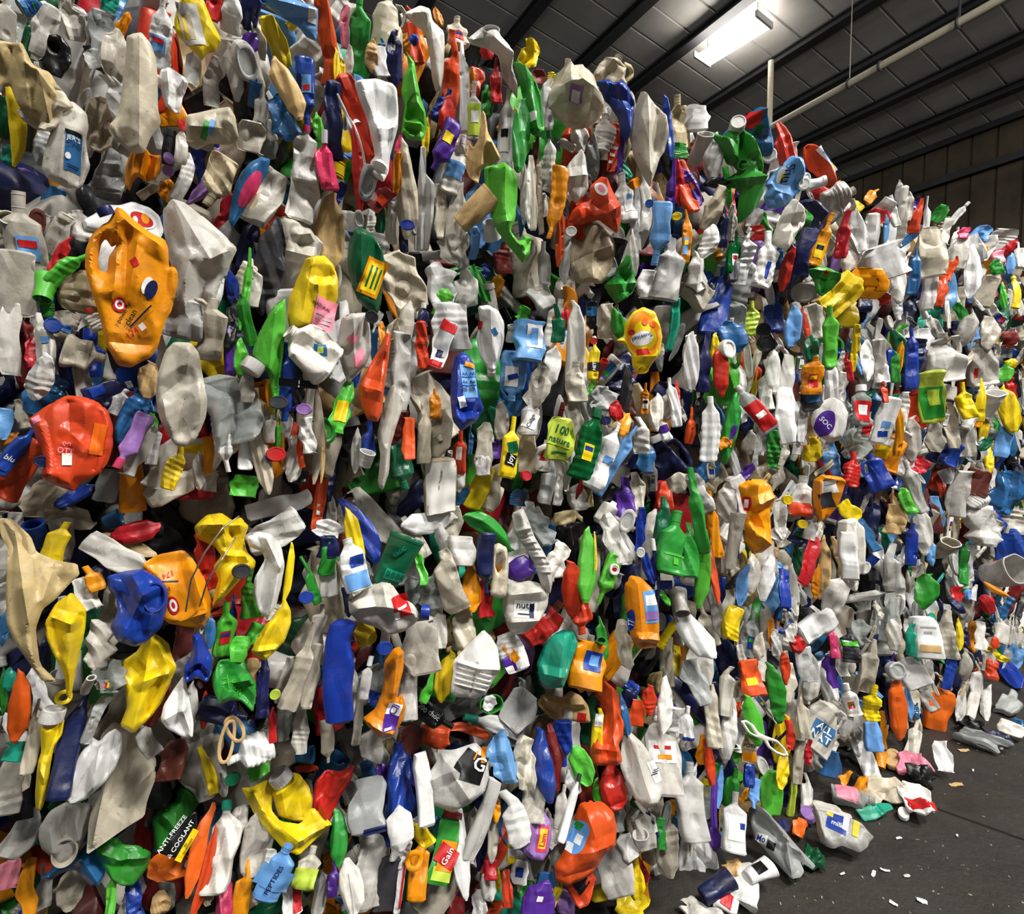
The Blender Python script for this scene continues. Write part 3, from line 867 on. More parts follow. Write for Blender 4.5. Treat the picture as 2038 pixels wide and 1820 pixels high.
    V = np.concatenate([np.stack([rv[:, 0], yf, rv[:, 1]], 1), np.stack([rv[:, 0], yb, rv[:, 1]], 1)[~bnd]])
    F = np.concatenate([tri, bi[tri][:, ::-1]])
    name, cat, KK = ZN[op.get('n', 'b')]
    M = mat4(X, Y, Z, Pc)
    o = link(name, mesh_np(name, warp(V), [F], plastic(col), True, 24), None, M)
    front = lambda P, lift: warp(np.stack([P[:, 0], height(P) - lift, P[:, 1]], 1))
    for cc, q in caps:      # colour, x, y, radius, direction clockwise from up (, 1: seen end-on)
        p = loc(q[:2]); y = front(p, 0)[0][1] + .3 * T; r = q[2] * km; an = math.radians(q[3])
        Vc, Fc = cap_np(r, r * 1.15, 0, -r * .6, 40)
        if len(q) > 4: tilt = math.radians(62)
        else: tilt = math.radians(14)
        ax = np.array((math.sin(an) * math.cos(tilt), -math.sin(tilt), math.cos(an) * math.cos(tilt)))
        s1 = np.cross(ax, (0, 1, 0.02)); s1 /= np.linalg.norm(s1); s2 = np.cross(ax, s1)
        Vc = Vc[:, :1] * s1 + Vc[:, 1:2] * s2 + Vc[:, 2:] * ax + np.array((p[0, 0], y, p[0, 1]))
        link('cap', mesh_np('cap', Vc, Fc, plastic(cc)), o)
    for q in mouths:        # x, y, width, height: a round open neck facing out
        p = loc(q[:2])[0]; a, b = q[2] * kx / 2, q[3] * kz / 2; y = front(p[None], 0)[0][1]
        t = np.linspace(0, 2 * math.pi, 33)[:-1]; m = min(a, b)
        rows = [(1, .5), (1.02, -.25), (.97, -.36), (.88, -.33), (.80, .1), (.66, .7), (.3, 1.0), (.02, 1.0)]
        Vm = np.concatenate([np.stack([p[0] + np.cos(t) * a * f, np.full(32, y + m * dy), p[1] + np.sin(t) * b * f], 1) for f, dy in rows])
        link('neck', mesh_np('neck', Vm, [grid_faces(len(rows), 32)[:, ::-1]], plastic(col)), o)
    lift = .0012; n = 15
    for i, sp in enumerate(labs):
        ps = sp.split(':'); aa = ps[0].split(','); lc = aa[0][-1]; shape = aa[0][:-1] or 'q'
        x, y, w, hh = [float(q) for q in aa[1:5]]; an = math.radians(float(aa[5])) if len(aa) > 5 else 0
        ca, sa = math.cos(an), math.sin(an); lf = lift + .0004 * i
        def put(u, v, lf):   # u right, v up in picture pixels about the label's centre
            return front(loc(np.stack([x + u * ca - v * sa, y - (u * sa + v * ca)], 1)), lf)
        lab = None
        if shape in 'qo':
            g = np.linspace(-1, 1, n); U, Vv = np.meshgrid(g, g)
            if shape == 'o': U, Vv = U * np.sqrt(1 - Vv * Vv / 2), Vv * np.sqrt(1 - U * U / 2)
            lab = link('label', mesh_np('label', put(U.ravel() * w / 2, Vv.ravel() * hh / 2, lf), [grid_faces(n, n, False)], paper(lc), True, 0), o)
        if len(ps) > 1:
            lines = ps[1].replace('_', ' ').split('/'); lh = hh / len(lines); Vs, Fs, of = [], [], 0
            for j, s in enumerate(lines):
                Vt, Ft = text_np(s); e_ = Vt[:, :2].max(0) - Vt[:, :2].min(0)
                k = min(w * .96 / e_[0], lh * .86 / max(e_[1], .7))
                Vs.append(put(Vt[:, 0] * k, Vt[:, 1] * k + hh / 2 - lh * (j + .5), lf + .0018)); Fs.append(Ft + of); of += len(Vt)
            link('lettering', mesh_np('lettering', np.concatenate(Vs), [np.concatenate(Fs)], ink(ps[2]), False), lab or o)
    ITEMS.append(dict(o=o, K=KK, col=col, px=ox + c[0] / SC, py=oy + c[1] / SC, Lp=ext[1] / SC, Wp=ext[0] / SC, ang=0, L=max(L, W), label=label, fl=floor is not None, listed=True, cap=None, lab=bool(labs), cat=cat))
    return o
def make_wire(col, pts, off, label, ox, oy):
    P = np.array([[float(q) for q in p.split(',')] for p in pts])
    t = np.linspace(0, len(P) - 1, 40)
    Q = np.stack([cinterp(t, np.arange(len(P)), P[:, 0]), cinterp(t, np.arange(len(P)), P[:, 1])], 1)
    pa = [on_plane(ox + x / SC, oy + y / SC, wall(0, 0, off + .04 * math.sin(i / 39 * math.pi)), N_) for i, (x, y) in enumerate(Q)]
    V, F = tube_np(np.array(pa), .0016, 8)
    o = link('baling_wire', mesh_np('baling_wire', V, F, simple('galvanised_wire', (150, 140, 128), .4, .6)))
    ITEMS.append(dict(o=o, K='W', col='g', px=ox + P[:, 0].mean() / SC, py=oy + P[:, 1].mean() / SC, Lp=60, Wp=4, ang=0, L=.3, label=label, fl=False, listed=True, cap=None, lab=False))
FOLD_GAIN = 1.35

SC = 2038 / 680
TILE = [(0, 0), (680, 0), (1358, 0), (0, 607), (680, 607), (1358, 607), (0, 1213), (680, 1213), (1358, 1213)]
def read_list(ti, txt, seed0):
    ox, oy = TILE[ti]
    for i, ln in enumerate(txt.strip().splitlines()):
        ln = ln.strip()
        if not ln or ln[0] == '#': continue
        body, _, lab = ln.partition('|')
        w = body.split()
        K, col = w[0], w[1]
        if K == 'W':
            make_wire(col, w[3:], float(w[2]), lab.strip(), ox, oy); continue
        if K == 'Z':
            make_outline(col, w[2:], lab.strip() or None, ox, oy, seed0 + 500 + i); continue
        x, y, L, W = [float(q) / SC for q in w[2:6]]
        ang = float(w[6]) if len(w) > 6 else 0
        make_item(K, col, ox + x, oy + y, L, W, ang, w[7:], lab.strip() or None, seed0 + i)
read_list(0, '''
L n 40 130 330 140 5
B u 200 40 160 130 80
B T 640 60 200 100 200 nc
L D 165 240 230 80 10
S w 270 190 310 170 15
F k 340 340 230 190 20 | torn black film shreds above the big cream film
L n 440 120 260 140 -12
S g 610 200 280 170 -5
L n 690 340 330 180 8
S W 560 350 130 100 -30
N w 965 210 430 150 3 rib=9
L y 1192 430 170 26 2
S W 1385 95 220 130 2 th=.5
B B 1490 90 260 130 190
O w 1475 370 260 140 -12 +1 | round whitish bottle bottom with a purple top in the top tier=>the round bottle bottom
L p 1495 250 120 130 40
L y 1645 250 340 110 158
L r 1285 30 200 130 10
L t 1710 530 420 130 -24 +1 cr=.5 | tan lens-shaped bottle half in the top tier=>the tan lens-shaped half
F u 1690 690 330 170 165 cr=1
B b 1825 560 460 120 174
L O 1950 220 600 110 -6
L B 1985 720 480 100 -4
L y 2012 430 290 44 -3
L n 1390 430 360 100 -8
L n 1275 490 300 110 0
L w 1150 400 220 100 0
T u 1520 560 160 80 5
L n 1555 640 320 100 5
S n 1500 815 190 170 0
F e 280 640 300 300 10 +1
L y 85 740 520 110 176 +.5 bx=.12 | long yellow curved strip bottle at the left edge=>the yellow curved strip
L g 250 860 260 130 10
F e 590 740 320 170 10
L D 20 700 260 110 0
L T 60 930 130 110 0
F o 1000 1135 130 110 20
T K 1010 880 210 80 4 m=5
P v 1005 940 64 64 0
P v 1002 1018 66 70 0
B w 1080 850 260 80 2 k=r
N e 905 1130 180 64 62 +1
L w 1098 1060 300 90 22
L v 1230 1060 400 84 28 bx=-.2 | twisted lavender strip right of the crumpled amber piece=>the twisted lavender strip
B e 1300 1085 310 200 205 +.5 nl | murky beige crushed jar with its neck down=>the murky beige jar
S n 1590 1180 370 220 30 cr=1.2
B n 1820 920 330 150 2 k=P
N P 1945 960 350 120 -6 k=W | pink bottle with a white cap in the top tier=>the pink capped bottle
L l 1900 760 190 64 -10
S w 1812 1150 340 190 10 cr=1.3
L t 1965 1390 480 190 6 +1 cr=.7 | tan pleated flattened bottle above the yellow seed jug=>the tan pleated bottle
S v 100 1100 290 200 75 cr=1.2 | lavender crumpled panel at the left edge=>the lavender panel
S u 315 1210 190 150 20
N n 140 1380 480 260 -8 nc cr=.9 | whitish mouth-up bottle crushed at the left edge=>the left-edge crushed bottle
C n 42 1330 150 160 10 m=75 k=r
O m 222 1325 160 110 5
L n 480 1350 190 170 0
S n 340 1400 270 140 32
L r 365 1520 270 90 28
N l 400 1600 290 110 55 +.5 bx=.15
T l 270 1715 180 130 190 m=30 | bright green open bottle neck left of the amber powder jug=>the green open neck
L r 1345 1290 260 110 25
B B 1490 1450 330 130 12
L K 1600 1590 600 190 4 | tall black flattened bottle left of the milky crumpled jug=>the tall black bottle
L l 1460 1730 480 60 8
L n 1510 1690 290 100 2
F e 480 1740 260 270 0
S n 90 1690 400 330 0
L b 1385 1720 200 80 0
Z e +1 n=b p:795,200;850,170;905,215;935,300;945,420;945,600;965,690;900,790;860,900;780,925;700,870;645,790;690,730;715,640;735,480;755,330;760,230 f:840,200,830,880,28,130 f:735,480,700,860,-20,80 | tall beige flattened bottle in the top tier left=>the tall beige bottle
Z y +1 n=j p:1095,-20;1215,-20;1260,80;1325,190;1290,270;1240,300;1200,360;1170,330;1050,240;1040,170;1060,80;1085,30 f:1240,60,1200,330,30,90 f:1150,0,1060,200,-20,80 @w,1140,165,130,240,14 @e,1120,185,70,150,14 @y,1110,200,16,130,14 | crumpled yellow jug with a torn white label near the upper edge=>the torn-label yellow jug
Z s +1 n=b p:1560,10;1600,0;1700,-15;1900,-10;1900,60;1895,200;1830,190;1790,150;1700,125;1600,85;1555,60 m:1574,38,54,86 f:1600,40,1880,20,35,90 f:1720,110,1880,60,-25,60 @W,1862,55,50,90,0 | light blue bottle lying on its side at the upper edge=>the sideways light-blue bottle
Z o +2 n=d T=.16 p:690,1250;720,1255;800,1310;900,1370;975,1395;1000,1440;1010,1560;1030,1540;1065,1580;1068,1650;1050,1760;1035,1830;1000,1890;960,2050;920,2120;850,2160;800,2195;720,2190;640,2060;625,1960;590,1850;560,1780;515,1640;515,1530;540,1440;600,1370;640,1345 h:625,1440;660,1490;692,1468;645,1550;640,1630;600,1640;585,1570;600,1480 f:700,1370,690,1760,36,80 f:755,1400,750,1800,-34,60 f:720,1330,985,1480,34,80 f:815,1460,770,1800,30,50 f:1010,1560,985,1900,-30,50 f:640,2055,950,2050,-26,60 f:560,1450,560,1750,25,60 c:B,632,1295,46,-32 @r,800,1578,46,50,30 @oW,880,1700,60,110,-20 @oB,905,1722,70,120,-20 @or,724,1830,78,84,0 @oW,724,1830,52,56,0 @or,724,1830,28,30,0 @-k,772,1888,150,84,62:powerfly/clean:k @B,850,1885,190,10,48 @-k,806,1988,80,50,42:174:r @W,862,1945,36,40,40 | big amber powder detergent jug with red numbers and blue cap=>the amber powder jug
Z n +.5 n=j T=.14 p:985,1290;1040,1215;1110,1220;1230,1290;1340,1370;1422,1440;1380,1530;1330,1640;1290,1760;1300,1850;1345,1900;1320,2000;1210,2130;1190,1960;1110,1960;1060,1850;1060,1700;1010,1560;985,1400 f:1050,1240,1250,1540,45,110 f:1250,1540,1420,1442,50,90 f:1250,1540,1190,1850,-40,80 f:1130,1560,1080,1800,40,80 f:1240,1800,1280,2000,-40,70 | big milky creased jug right of the amber powder jug=>the big milky jug
Z n +.7 n=j p:1620,1400;1650,1330;1700,1300;1790,1310;1860,1350;1905,1420;1890,1530;1830,1560;1780,1620;1730,1670;1700,1590;1650,1570 f:1755,1320,1700,1500,40,70 f:1700,1500,1880,1520,38,60 f:1700,1500,1640,1420,-30,50 f:1780,1400,1860,1380,30,50 | milky crumpled jug beside the tall black bottle=>the milky crumpled jug
Z y +1.5 n=j p:1880,1525;1930,1515;1985,1560;2015,1640;2020,1760;1990,1830;1920,1900;1850,1970;1730,1975;1715,1900;1725,1800;1760,1700;1800,1600;1815,1550 f:1860,1560,1790,1950,35,80 f:1880,1660,1990,1620,-35,60 f:1880,1660,1900,1800,28,50 @q,1935,1875,130,190,-12 @-k,1920,1830,120,40,-14:NATURAL:k @g,1935,1880,100,8,-12 @g,1930,1905,100,8,-12 @g,1925,1930,90,8,-12 | yellow seed-oil jug with a pale label=>the yellow seed jug
Z n +1 n=j p:325,620;400,595;440,590;520,640;530,720;510,800;520,860;545,960;500,1080;470,1110;400,1125;280,1090;250,1040;260,960;290,850;315,770;340,700 f:400,600,360,1080,25,110 f:500,820,470,1100,-28,60 @u,440,905,96,240,-3 @k,440,795,96,26,-3 @-k,442,832,92,44,-3:JER'S:W @-k,442,865,90,26,-3:IN_ORAN:k @oW,412,938,34,40,0 @k,440,990,70,6,-3 @k,440,1006,60,6,-3 | beige jug with a tall blue-grey label=>the blue-label jug
Z g +0 n=b cr=1.2 p:610,890;660,870;720,900;735,1000;745,1090;720,1180;640,1200;560,1190;535,1140;560,1050;600,980 f:560,1140,730,1120,20,20 f:560,1160,730,1150,20,16 f:600,1000,730,960,18,24 f:580,1060,740,1030,-18,24 f:650,900,600,1100,25,50 | grey wrinkled bottle beside the blue-label jug=>the grey wrinkled bottle
Z u +1 n=b p:1500,960;1560,915;1615,920;1600,1000;1560,1080;1500,1180;1440,1290;1385,1385;1365,1330;1385,1190;1410,1100;1450,1020 f:1560,940,1400,1340,25,60 @oP,1492,1130,80,260,-28 @oe,1515,1200,40,130,-28 | blue flattened bottle with a pink label, leaning right=>the pink-label blue bottle
Z W +0 n=b cr=1.3 p:955,500;970,440;1020,410;1080,430;1110,440;1135,470;1090,570;1080,680;1020,665;990,650;970,590 f:1010,420,1010,660,35,40 f:1060,430,1050,670,-30,40 f:1100,460,1040,560,25,40 | silvery white crinkled bottle right of the tall beige bottle=>the silvery crinkled bottle
Z o +.7 n=s p:740,1130;750,1020;780,930;805,880;870,880;900,910;960,900;965,990;930,1050;880,1080;820,1060;790,1100;770,1160 f:870,885,835,1060,40,40 f:805,885,780,1120,35,40 f:900,915,870,1070,-35,35 f:950,905,920,1040,30,40 | crumpled amber piece above the amber powder jug=>the crumpled amber piece
Z n +1 n=j p:1105,790;1120,720;1190,690;1290,640;1375,605;1410,660;1430,790;1360,840;1240,860;1170,920;1110,900 f:1375,610,1350,750,35,70 f:1110,790,1350,750,30,80 f:1350,750,1425,790,-30,50 @G,1225,790,36,120,-18 @s,1262,765,30,100,-18 @r,1090,778,30,34,0 | milky handled jug with a tiny green label, lying sideways=>the tiny-label milky jug
Z e +.5 n=f cr=1.1 p:-20,310;60,290;130,270;195,380;300,390;380,500;390,600;340,720;260,760;170,710;100,640;60,540;20,560;-20,600 f:150,400,180,650,40,70 f:60,320,140,480,-35,70 f:240,420,300,700,40,60 f:200,390,330,520,30,50 | big creased cream film at the left edge=>the big cream film
Z W +1 n=j p:500,1370;560,1320;640,1240;720,1230;800,1190;900,1200;960,1240;985,1330;960,1400;870,1400;760,1400;600,1420;520,1420 @oW,850,1290,180,110,0 @or,850,1290,140,80,-10 @oo,870,1280,50,60,10 @oW,810,1300,30,40,0 | white round tub rim with red print peeking out behind the amber powder jug=>the red-print white rim
''', 10000)
read_list(1, '''
S q 20 160 260 60 0
N G 105 230 500 125 2 nc cr=.9 | green bottle flattened against the uppermost row edge=>the upper-edge green bottle
L n 45 60 160 90 0
L w 42 370 210 60 4
J n 280 150 350 190 4 cr=1 nc nl | whitish looped jug at the upper edge of the stack=>the looped whitish jug
L o 350 240 190 90 150
L t 182 330 210 80 5
L B 318 360 340 110 2
L w 232 370 200 90 -8
L u 250 290 120 60 0
L O 430 215 360 100 -8
L b 428 245 90 80 30
L w 425 90 150 70 70 +1
L o 575 100 130 54 -18
B n 690 190 180 125 0
L O 660 420 460 105 4
L r 632 690 250 105 8
L w 730 520 540 60 0
L r 870 310 90 90 20
L r 926 480 270 75 2 +1
L o 775 470 130 60 0
F y 1120 330 190 130 15 cr=.9 | crumpled yellow piece poking above the top row=>the poking yellow piece
S R 1178 458 90 90 0
L G 1075 800 470 105 8 +1
S O 90 720 580 130 -18 th=.3 | orange-red slab left of the neck-down white bottle=>the orange-red slab
L w 70 830 560 60 -16
L y 8 440 190 40 0
B w 790 660 350 95 2 nc @z,.0,.35,.8,.55 @W,.05,.4,.5,.2
L G 870 600 190 80 5
B w 982 770 480 105 3 nc cr=1.1
N p 612 870 320 115 205 +1 cr=.5 @y,.1,.36,.5,.2 | purple open-necked bottle with a yellow label=>the open purple bottle
L y 500 830 250 50 4
B w 690 980 360 130 14 nc @s,.0,.4,.8,.3
L n 385 1130 590 130 2 | long whitish flattened bottle above the dark gap
L w 492 1190 620 110 0 +.5
L n 592 1260 330 90 2
O g 160 1095 220 100 6 +1
L r 95 1010 520 70 -8
S R 232 1190 160 110 40 +.5 @O,.1,.5,.5,.3
L P 340 900 190 60 5
L o 330 1030 240 62 4
T w 890 1375 110 85 -20 m=40
C t 800 1250 260 170 48 m=10 +1 th=.4 | tan flattened cup with its rim to the right=>the tan flattened cup
L n 690 1290 420 120 8
F n 690 1470 260 180 0
S s 790 1450 200 60 0 th=.3
L n 1085 1130 430 44 0
L w 1112 1160 420 40 1
L n 1142 1150 460 44 0
L e 1182 1190 420 46 -2
L m 1160 950 300 50 0
B w 1235 950 330 84 2 k=D +1
L w 1232 620 300 80 2 +1
S y 1250 470 80 50 0
J e 1622 450 230 210 20 nc nl
L b 1942 760 400 80 -6 +1
B e 2005 730 330 130 0 nc nl
S G 2005 900 100 130 10 +1
B w 1565 790 220 140 10 nc
S O 1620 880 300 64 8 @W,0,.2,.8,.06 @W,0,.35,.8,.06 @W,0,.5,.8,.06
L p 1662 900 270 44 3
F w 1430 820 170 120 0
L g 1500 940 280 90 -6
N o 1275 1210 430 95 188 +1 cr=.8 bx=.1 | amber slender open bottle, neck down=>the slender amber bottle
S O 1430 1290 220 170 40 +.5
B w 1690 1180 300 115 -8 nc @W,.1,.4,.6,.4 @s,.1,.5,.3,.1
L O 1302 1410 360 54 4 +.5
P w 1370 1380 62 66 0 +1
L w 1340 1570 260 66 4 +1
L n 1210 1570 260 80 3
S W 1815 1695 170 105 8 +1.5 th=.4
N s 1895 1395 370 125 186 +1.5 nc cr=.35 | light blue bottle standing neck-up-hidden, base down=>the base-down blue bottle
L n 1945 1610 370 185 8 +1 cr=.6
L p 1962 1120 350 62 4 +.5
L r 2012 1090 290 75 0 +.5
P y 2000 1290 50 60 0
P b 1835 1212 46 50 0 +1
L w 1762 1310 380 60 0
L n 1800 1200 400 62 3
L w 1740 1500 300 56 -3
S n 360 1690 380 220 -24 +.5 cr=.9
F w 590 1710 300 190 -10
F w 740 1720 260 150 10
L R 610 1590 400 70 98 +.5
L G 720 1625 270 56 80 +.5
L G 830 1690 240 80 -22 +.5
L b 850 1615 110 90 60
N o 930 1695 150 80 20 +.5
L R 962 1540 190 110 0
L w 1170 1740 240 150 -30 +.5
L n 1335 1750 240 130 -4 +.5
L B 372 1410 190 62 0
P b 390 1340 60 90 0 +1
L n 300 1330 260 70 2
L D 230 1260 260 70 3
L w 172 1320 140 56 0 +1
O w 105 1310 110 60 0 +1
T w 540 1525 120 60 85 m=5 +1
L w 1440 1760 180 120 40
L k 1460 1790 100 110 0
Z W +1.5 n=b T=.2 p:80,520;130,490;230,475;300,480;330,510;340,640;335,740;310,830;290,920;285,1010;250,1085;200,1050;170,1010;175,960;200,930;185,840;150,700;110,620 f:110,520,210,920,30,80 f:330,740,190,800,26,60 f:300,500,270,900,-20,80 f:180,965,280,1000,22,18 f:190,1010,270,1040,-22,20 | bright white bottle resting on its capped neck=>the neck-down white bottle
Z l +1 n=b cr=.9 p:380,310;430,370;440,430;470,560;500,650;505,740;490,810;460,835;380,830;350,800;360,720;375,640;355,560;370,460;400,400 f:410,440,440,620,35,50 f:440,620,380,740,-35,50 f:372,742,455,748,40,30 f:440,620,500,700,30,40 f:400,780,480,780,-20,30 | pale lime crushed bottle hanging in the top row=>the pale lime bottle
Z n +1.5 n=j T=.3 p:1290,440;1330,395;1335,348;1368,345;1375,380;1440,375;1450,395;1510,440;1540,540;1575,640;1540,700;1470,755;1390,770;1310,740;1270,700;1200,680;1205,560;1260,500 f:1280,560,1400,520,35,70 f:1400,520,1530,600,38,70 f:1400,520,1385,740,-30,70 f:1350,400,1330,520,25,50 m:1243,703,50,56 @v,1372,595,84,84,0 @W,1372,605,56,60,0 | big milky labelled jug at the crest of the stack=>the crest milky jug
Z n +1.5 n=b p:1790,535;1830,570;1890,640;1940,690;1955,780;1930,900;1900,940;1880,1010;1845,1120;1810,1070;1770,1000;1740,920;1715,800;1740,680;1765,590 f:1800,560,1825,1080,32,90 f:1880,660,1890,930,-28,60 f:1930,700,1900,920,20,40 | tall milky bottle rising above the crest=>the tall crest bottle
Z l +1 n=b cr=.9 p:850,1010;930,990;960,975;1010,1010;1050,1060;1055,1180;1040,1300;1010,1370;1060,1430;1090,1420;1095,1390;1150,1400;1140,1510;1095,1570;1050,1520;990,1460;930,1380;900,1310;890,1260;865,1250;860,1150;850,1060 f:960,990,960,1340,36,70 f:880,1030,900,1280,-28,50 f:1000,1390,1095,1490,34,50 f:1095,1490,1145,1410,-30,30 f:930,1340,1030,1320,28,40 | lime crumpled bottle body with a bent foot=>the lime crumpled body
Z t +1 n=s T=.1 p:830,660;850,690;870,790;920,860;960,930;880,990;840,1010;825,1100;770,1060;745,980;755,840;790,880;815,830 f:850,700,830,1000,36,40 f:880,860,940,940,26,30 f:760,860,790,1050,-24,40 | tan folded carton-like piece right of the open purple bottle=>the tan folded piece
Z e +1 n=s T=.12 cr=.9 p:1380,1400;1430,1350;1500,1315;1560,1340;1610,1400;1640,1510;1630,1600;1590,1660;1540,1700;1460,1680;1400,1690;1370,1600;1360,1480 f:1490,1330,1480,1690,30,60 f:1490,1500,1630,1460,28,60 f:1490,1500,1370,1560,-22,60 | beige pouch-like flattened jug below the marked bottle=>the beige pouch
Z O +1.5 n=b p:1480,1110;1550,1050;1580,1060;1610,1110;1650,1190;1670,1290;1640,1400;1590,1360;1530,1310;1430,1340;1350,1320;1370,1260;1420,1210;1480,1200 f:1560,1070,1560,1290,38,60 f:1560,1290,1660,1230,36,50 f:1480,1200,1560,1290,-32,50 f:1400,1250,1420,1330,30,40 @oW,1530,1142,50,92,22 @oq,1530,1142,26,60,22 | orange-red crumpled bottle with a white oval mark=>the marked orange-red bottle
Z D +1.5 n=b p:70,1380;130,1360;190,1400;240,1470;260,1560;250,1680;240,1800;220,1870;160,1850;100,1800;60,1700;35,1560;45,1450 f:110,1380,110,1780,28,90 f:210,1430,200,1560,-24,60 @o,182,1650,128,230,-20 @y,182,1650,100,190,-20 @D,160,1640,12,140,-20 @D,190,1650,12,140,-20 @D,215,1660,10,130,-20 | dark green oil bottle with an amber arched label=>the dark green oil bottle
Z w +1 n=j p:755,240;800,200;840,165;930,160;950,210;1000,260;1025,310;1020,390;1060,480;1055,590;1000,500;960,450;940,330;880,290;820,280;770,270 m:888,182,96,50 f:900,230,1000,320,30,60 f:1000,320,1040,520,30,50 | white bottom-up jug sticking out above the top row=>the bottom-up white jug
Z G +1 n=b p:1025,370;1070,380;1110,420;1160,480;1190,560;1195,660;1210,780;1160,820;1120,790;1105,700;1085,600;1060,480 f:1080,420,1150,790,28,60 f:1150,500,1180,760,-24,40 @W,1122,712,40,54,-5 | tall green bottle beside the big labelled milky jug=>the tall green bottle
Z b +1 n=s p:1520,480;1600,470;1620,490;1680,480;1720,530;1750,610;1740,720;1710,830;1690,860;1660,780;1650,700;1600,620;1570,600;1545,540 f:1640,500,1700,800,30,60 f:1590,560,1745,640,-28,50 f:1560,500,1620,600,24,40 | deep blue curled sheet on the crest of the stack=>the deep blue curl
Z w +1 n=b p:370,100;430,60;470,35;530,45;545,110;610,170;615,250;605,420;585,520;555,540;535,460;525,330;500,200;470,170;400,125 f:520,80,560,510,26,60 f:380,100,480,80,24,40 | slim white bottle standing on its neck below the roof=>the slim white bottle
Z G +1.5 n=b cr=1 p:1690,1515;1720,1560;1745,1640;1770,1700;1740,1760;1690,1790;1640,1815;1600,1760;1560,1690;1610,1640;1640,1590 f:1690,1530,1660,1800,36,60 f:1570,1690,1750,1690,34,50 f:1640,1600,1730,1740,-30,50 | deep green crumpled bottle near the tier seam=>the deep green crumple
Z n +1 n=s p:1430,880;1450,930;1465,1030;1475,1120;1440,1180;1400,1220;1360,1160;1320,1070;1350,980 f:1330,1070,1470,1060,28,60 f:1430,890,1400,1210,18,60 | rhomb-shaped milky panel over an amber bottle=>the milky rhomb
''', 20000)
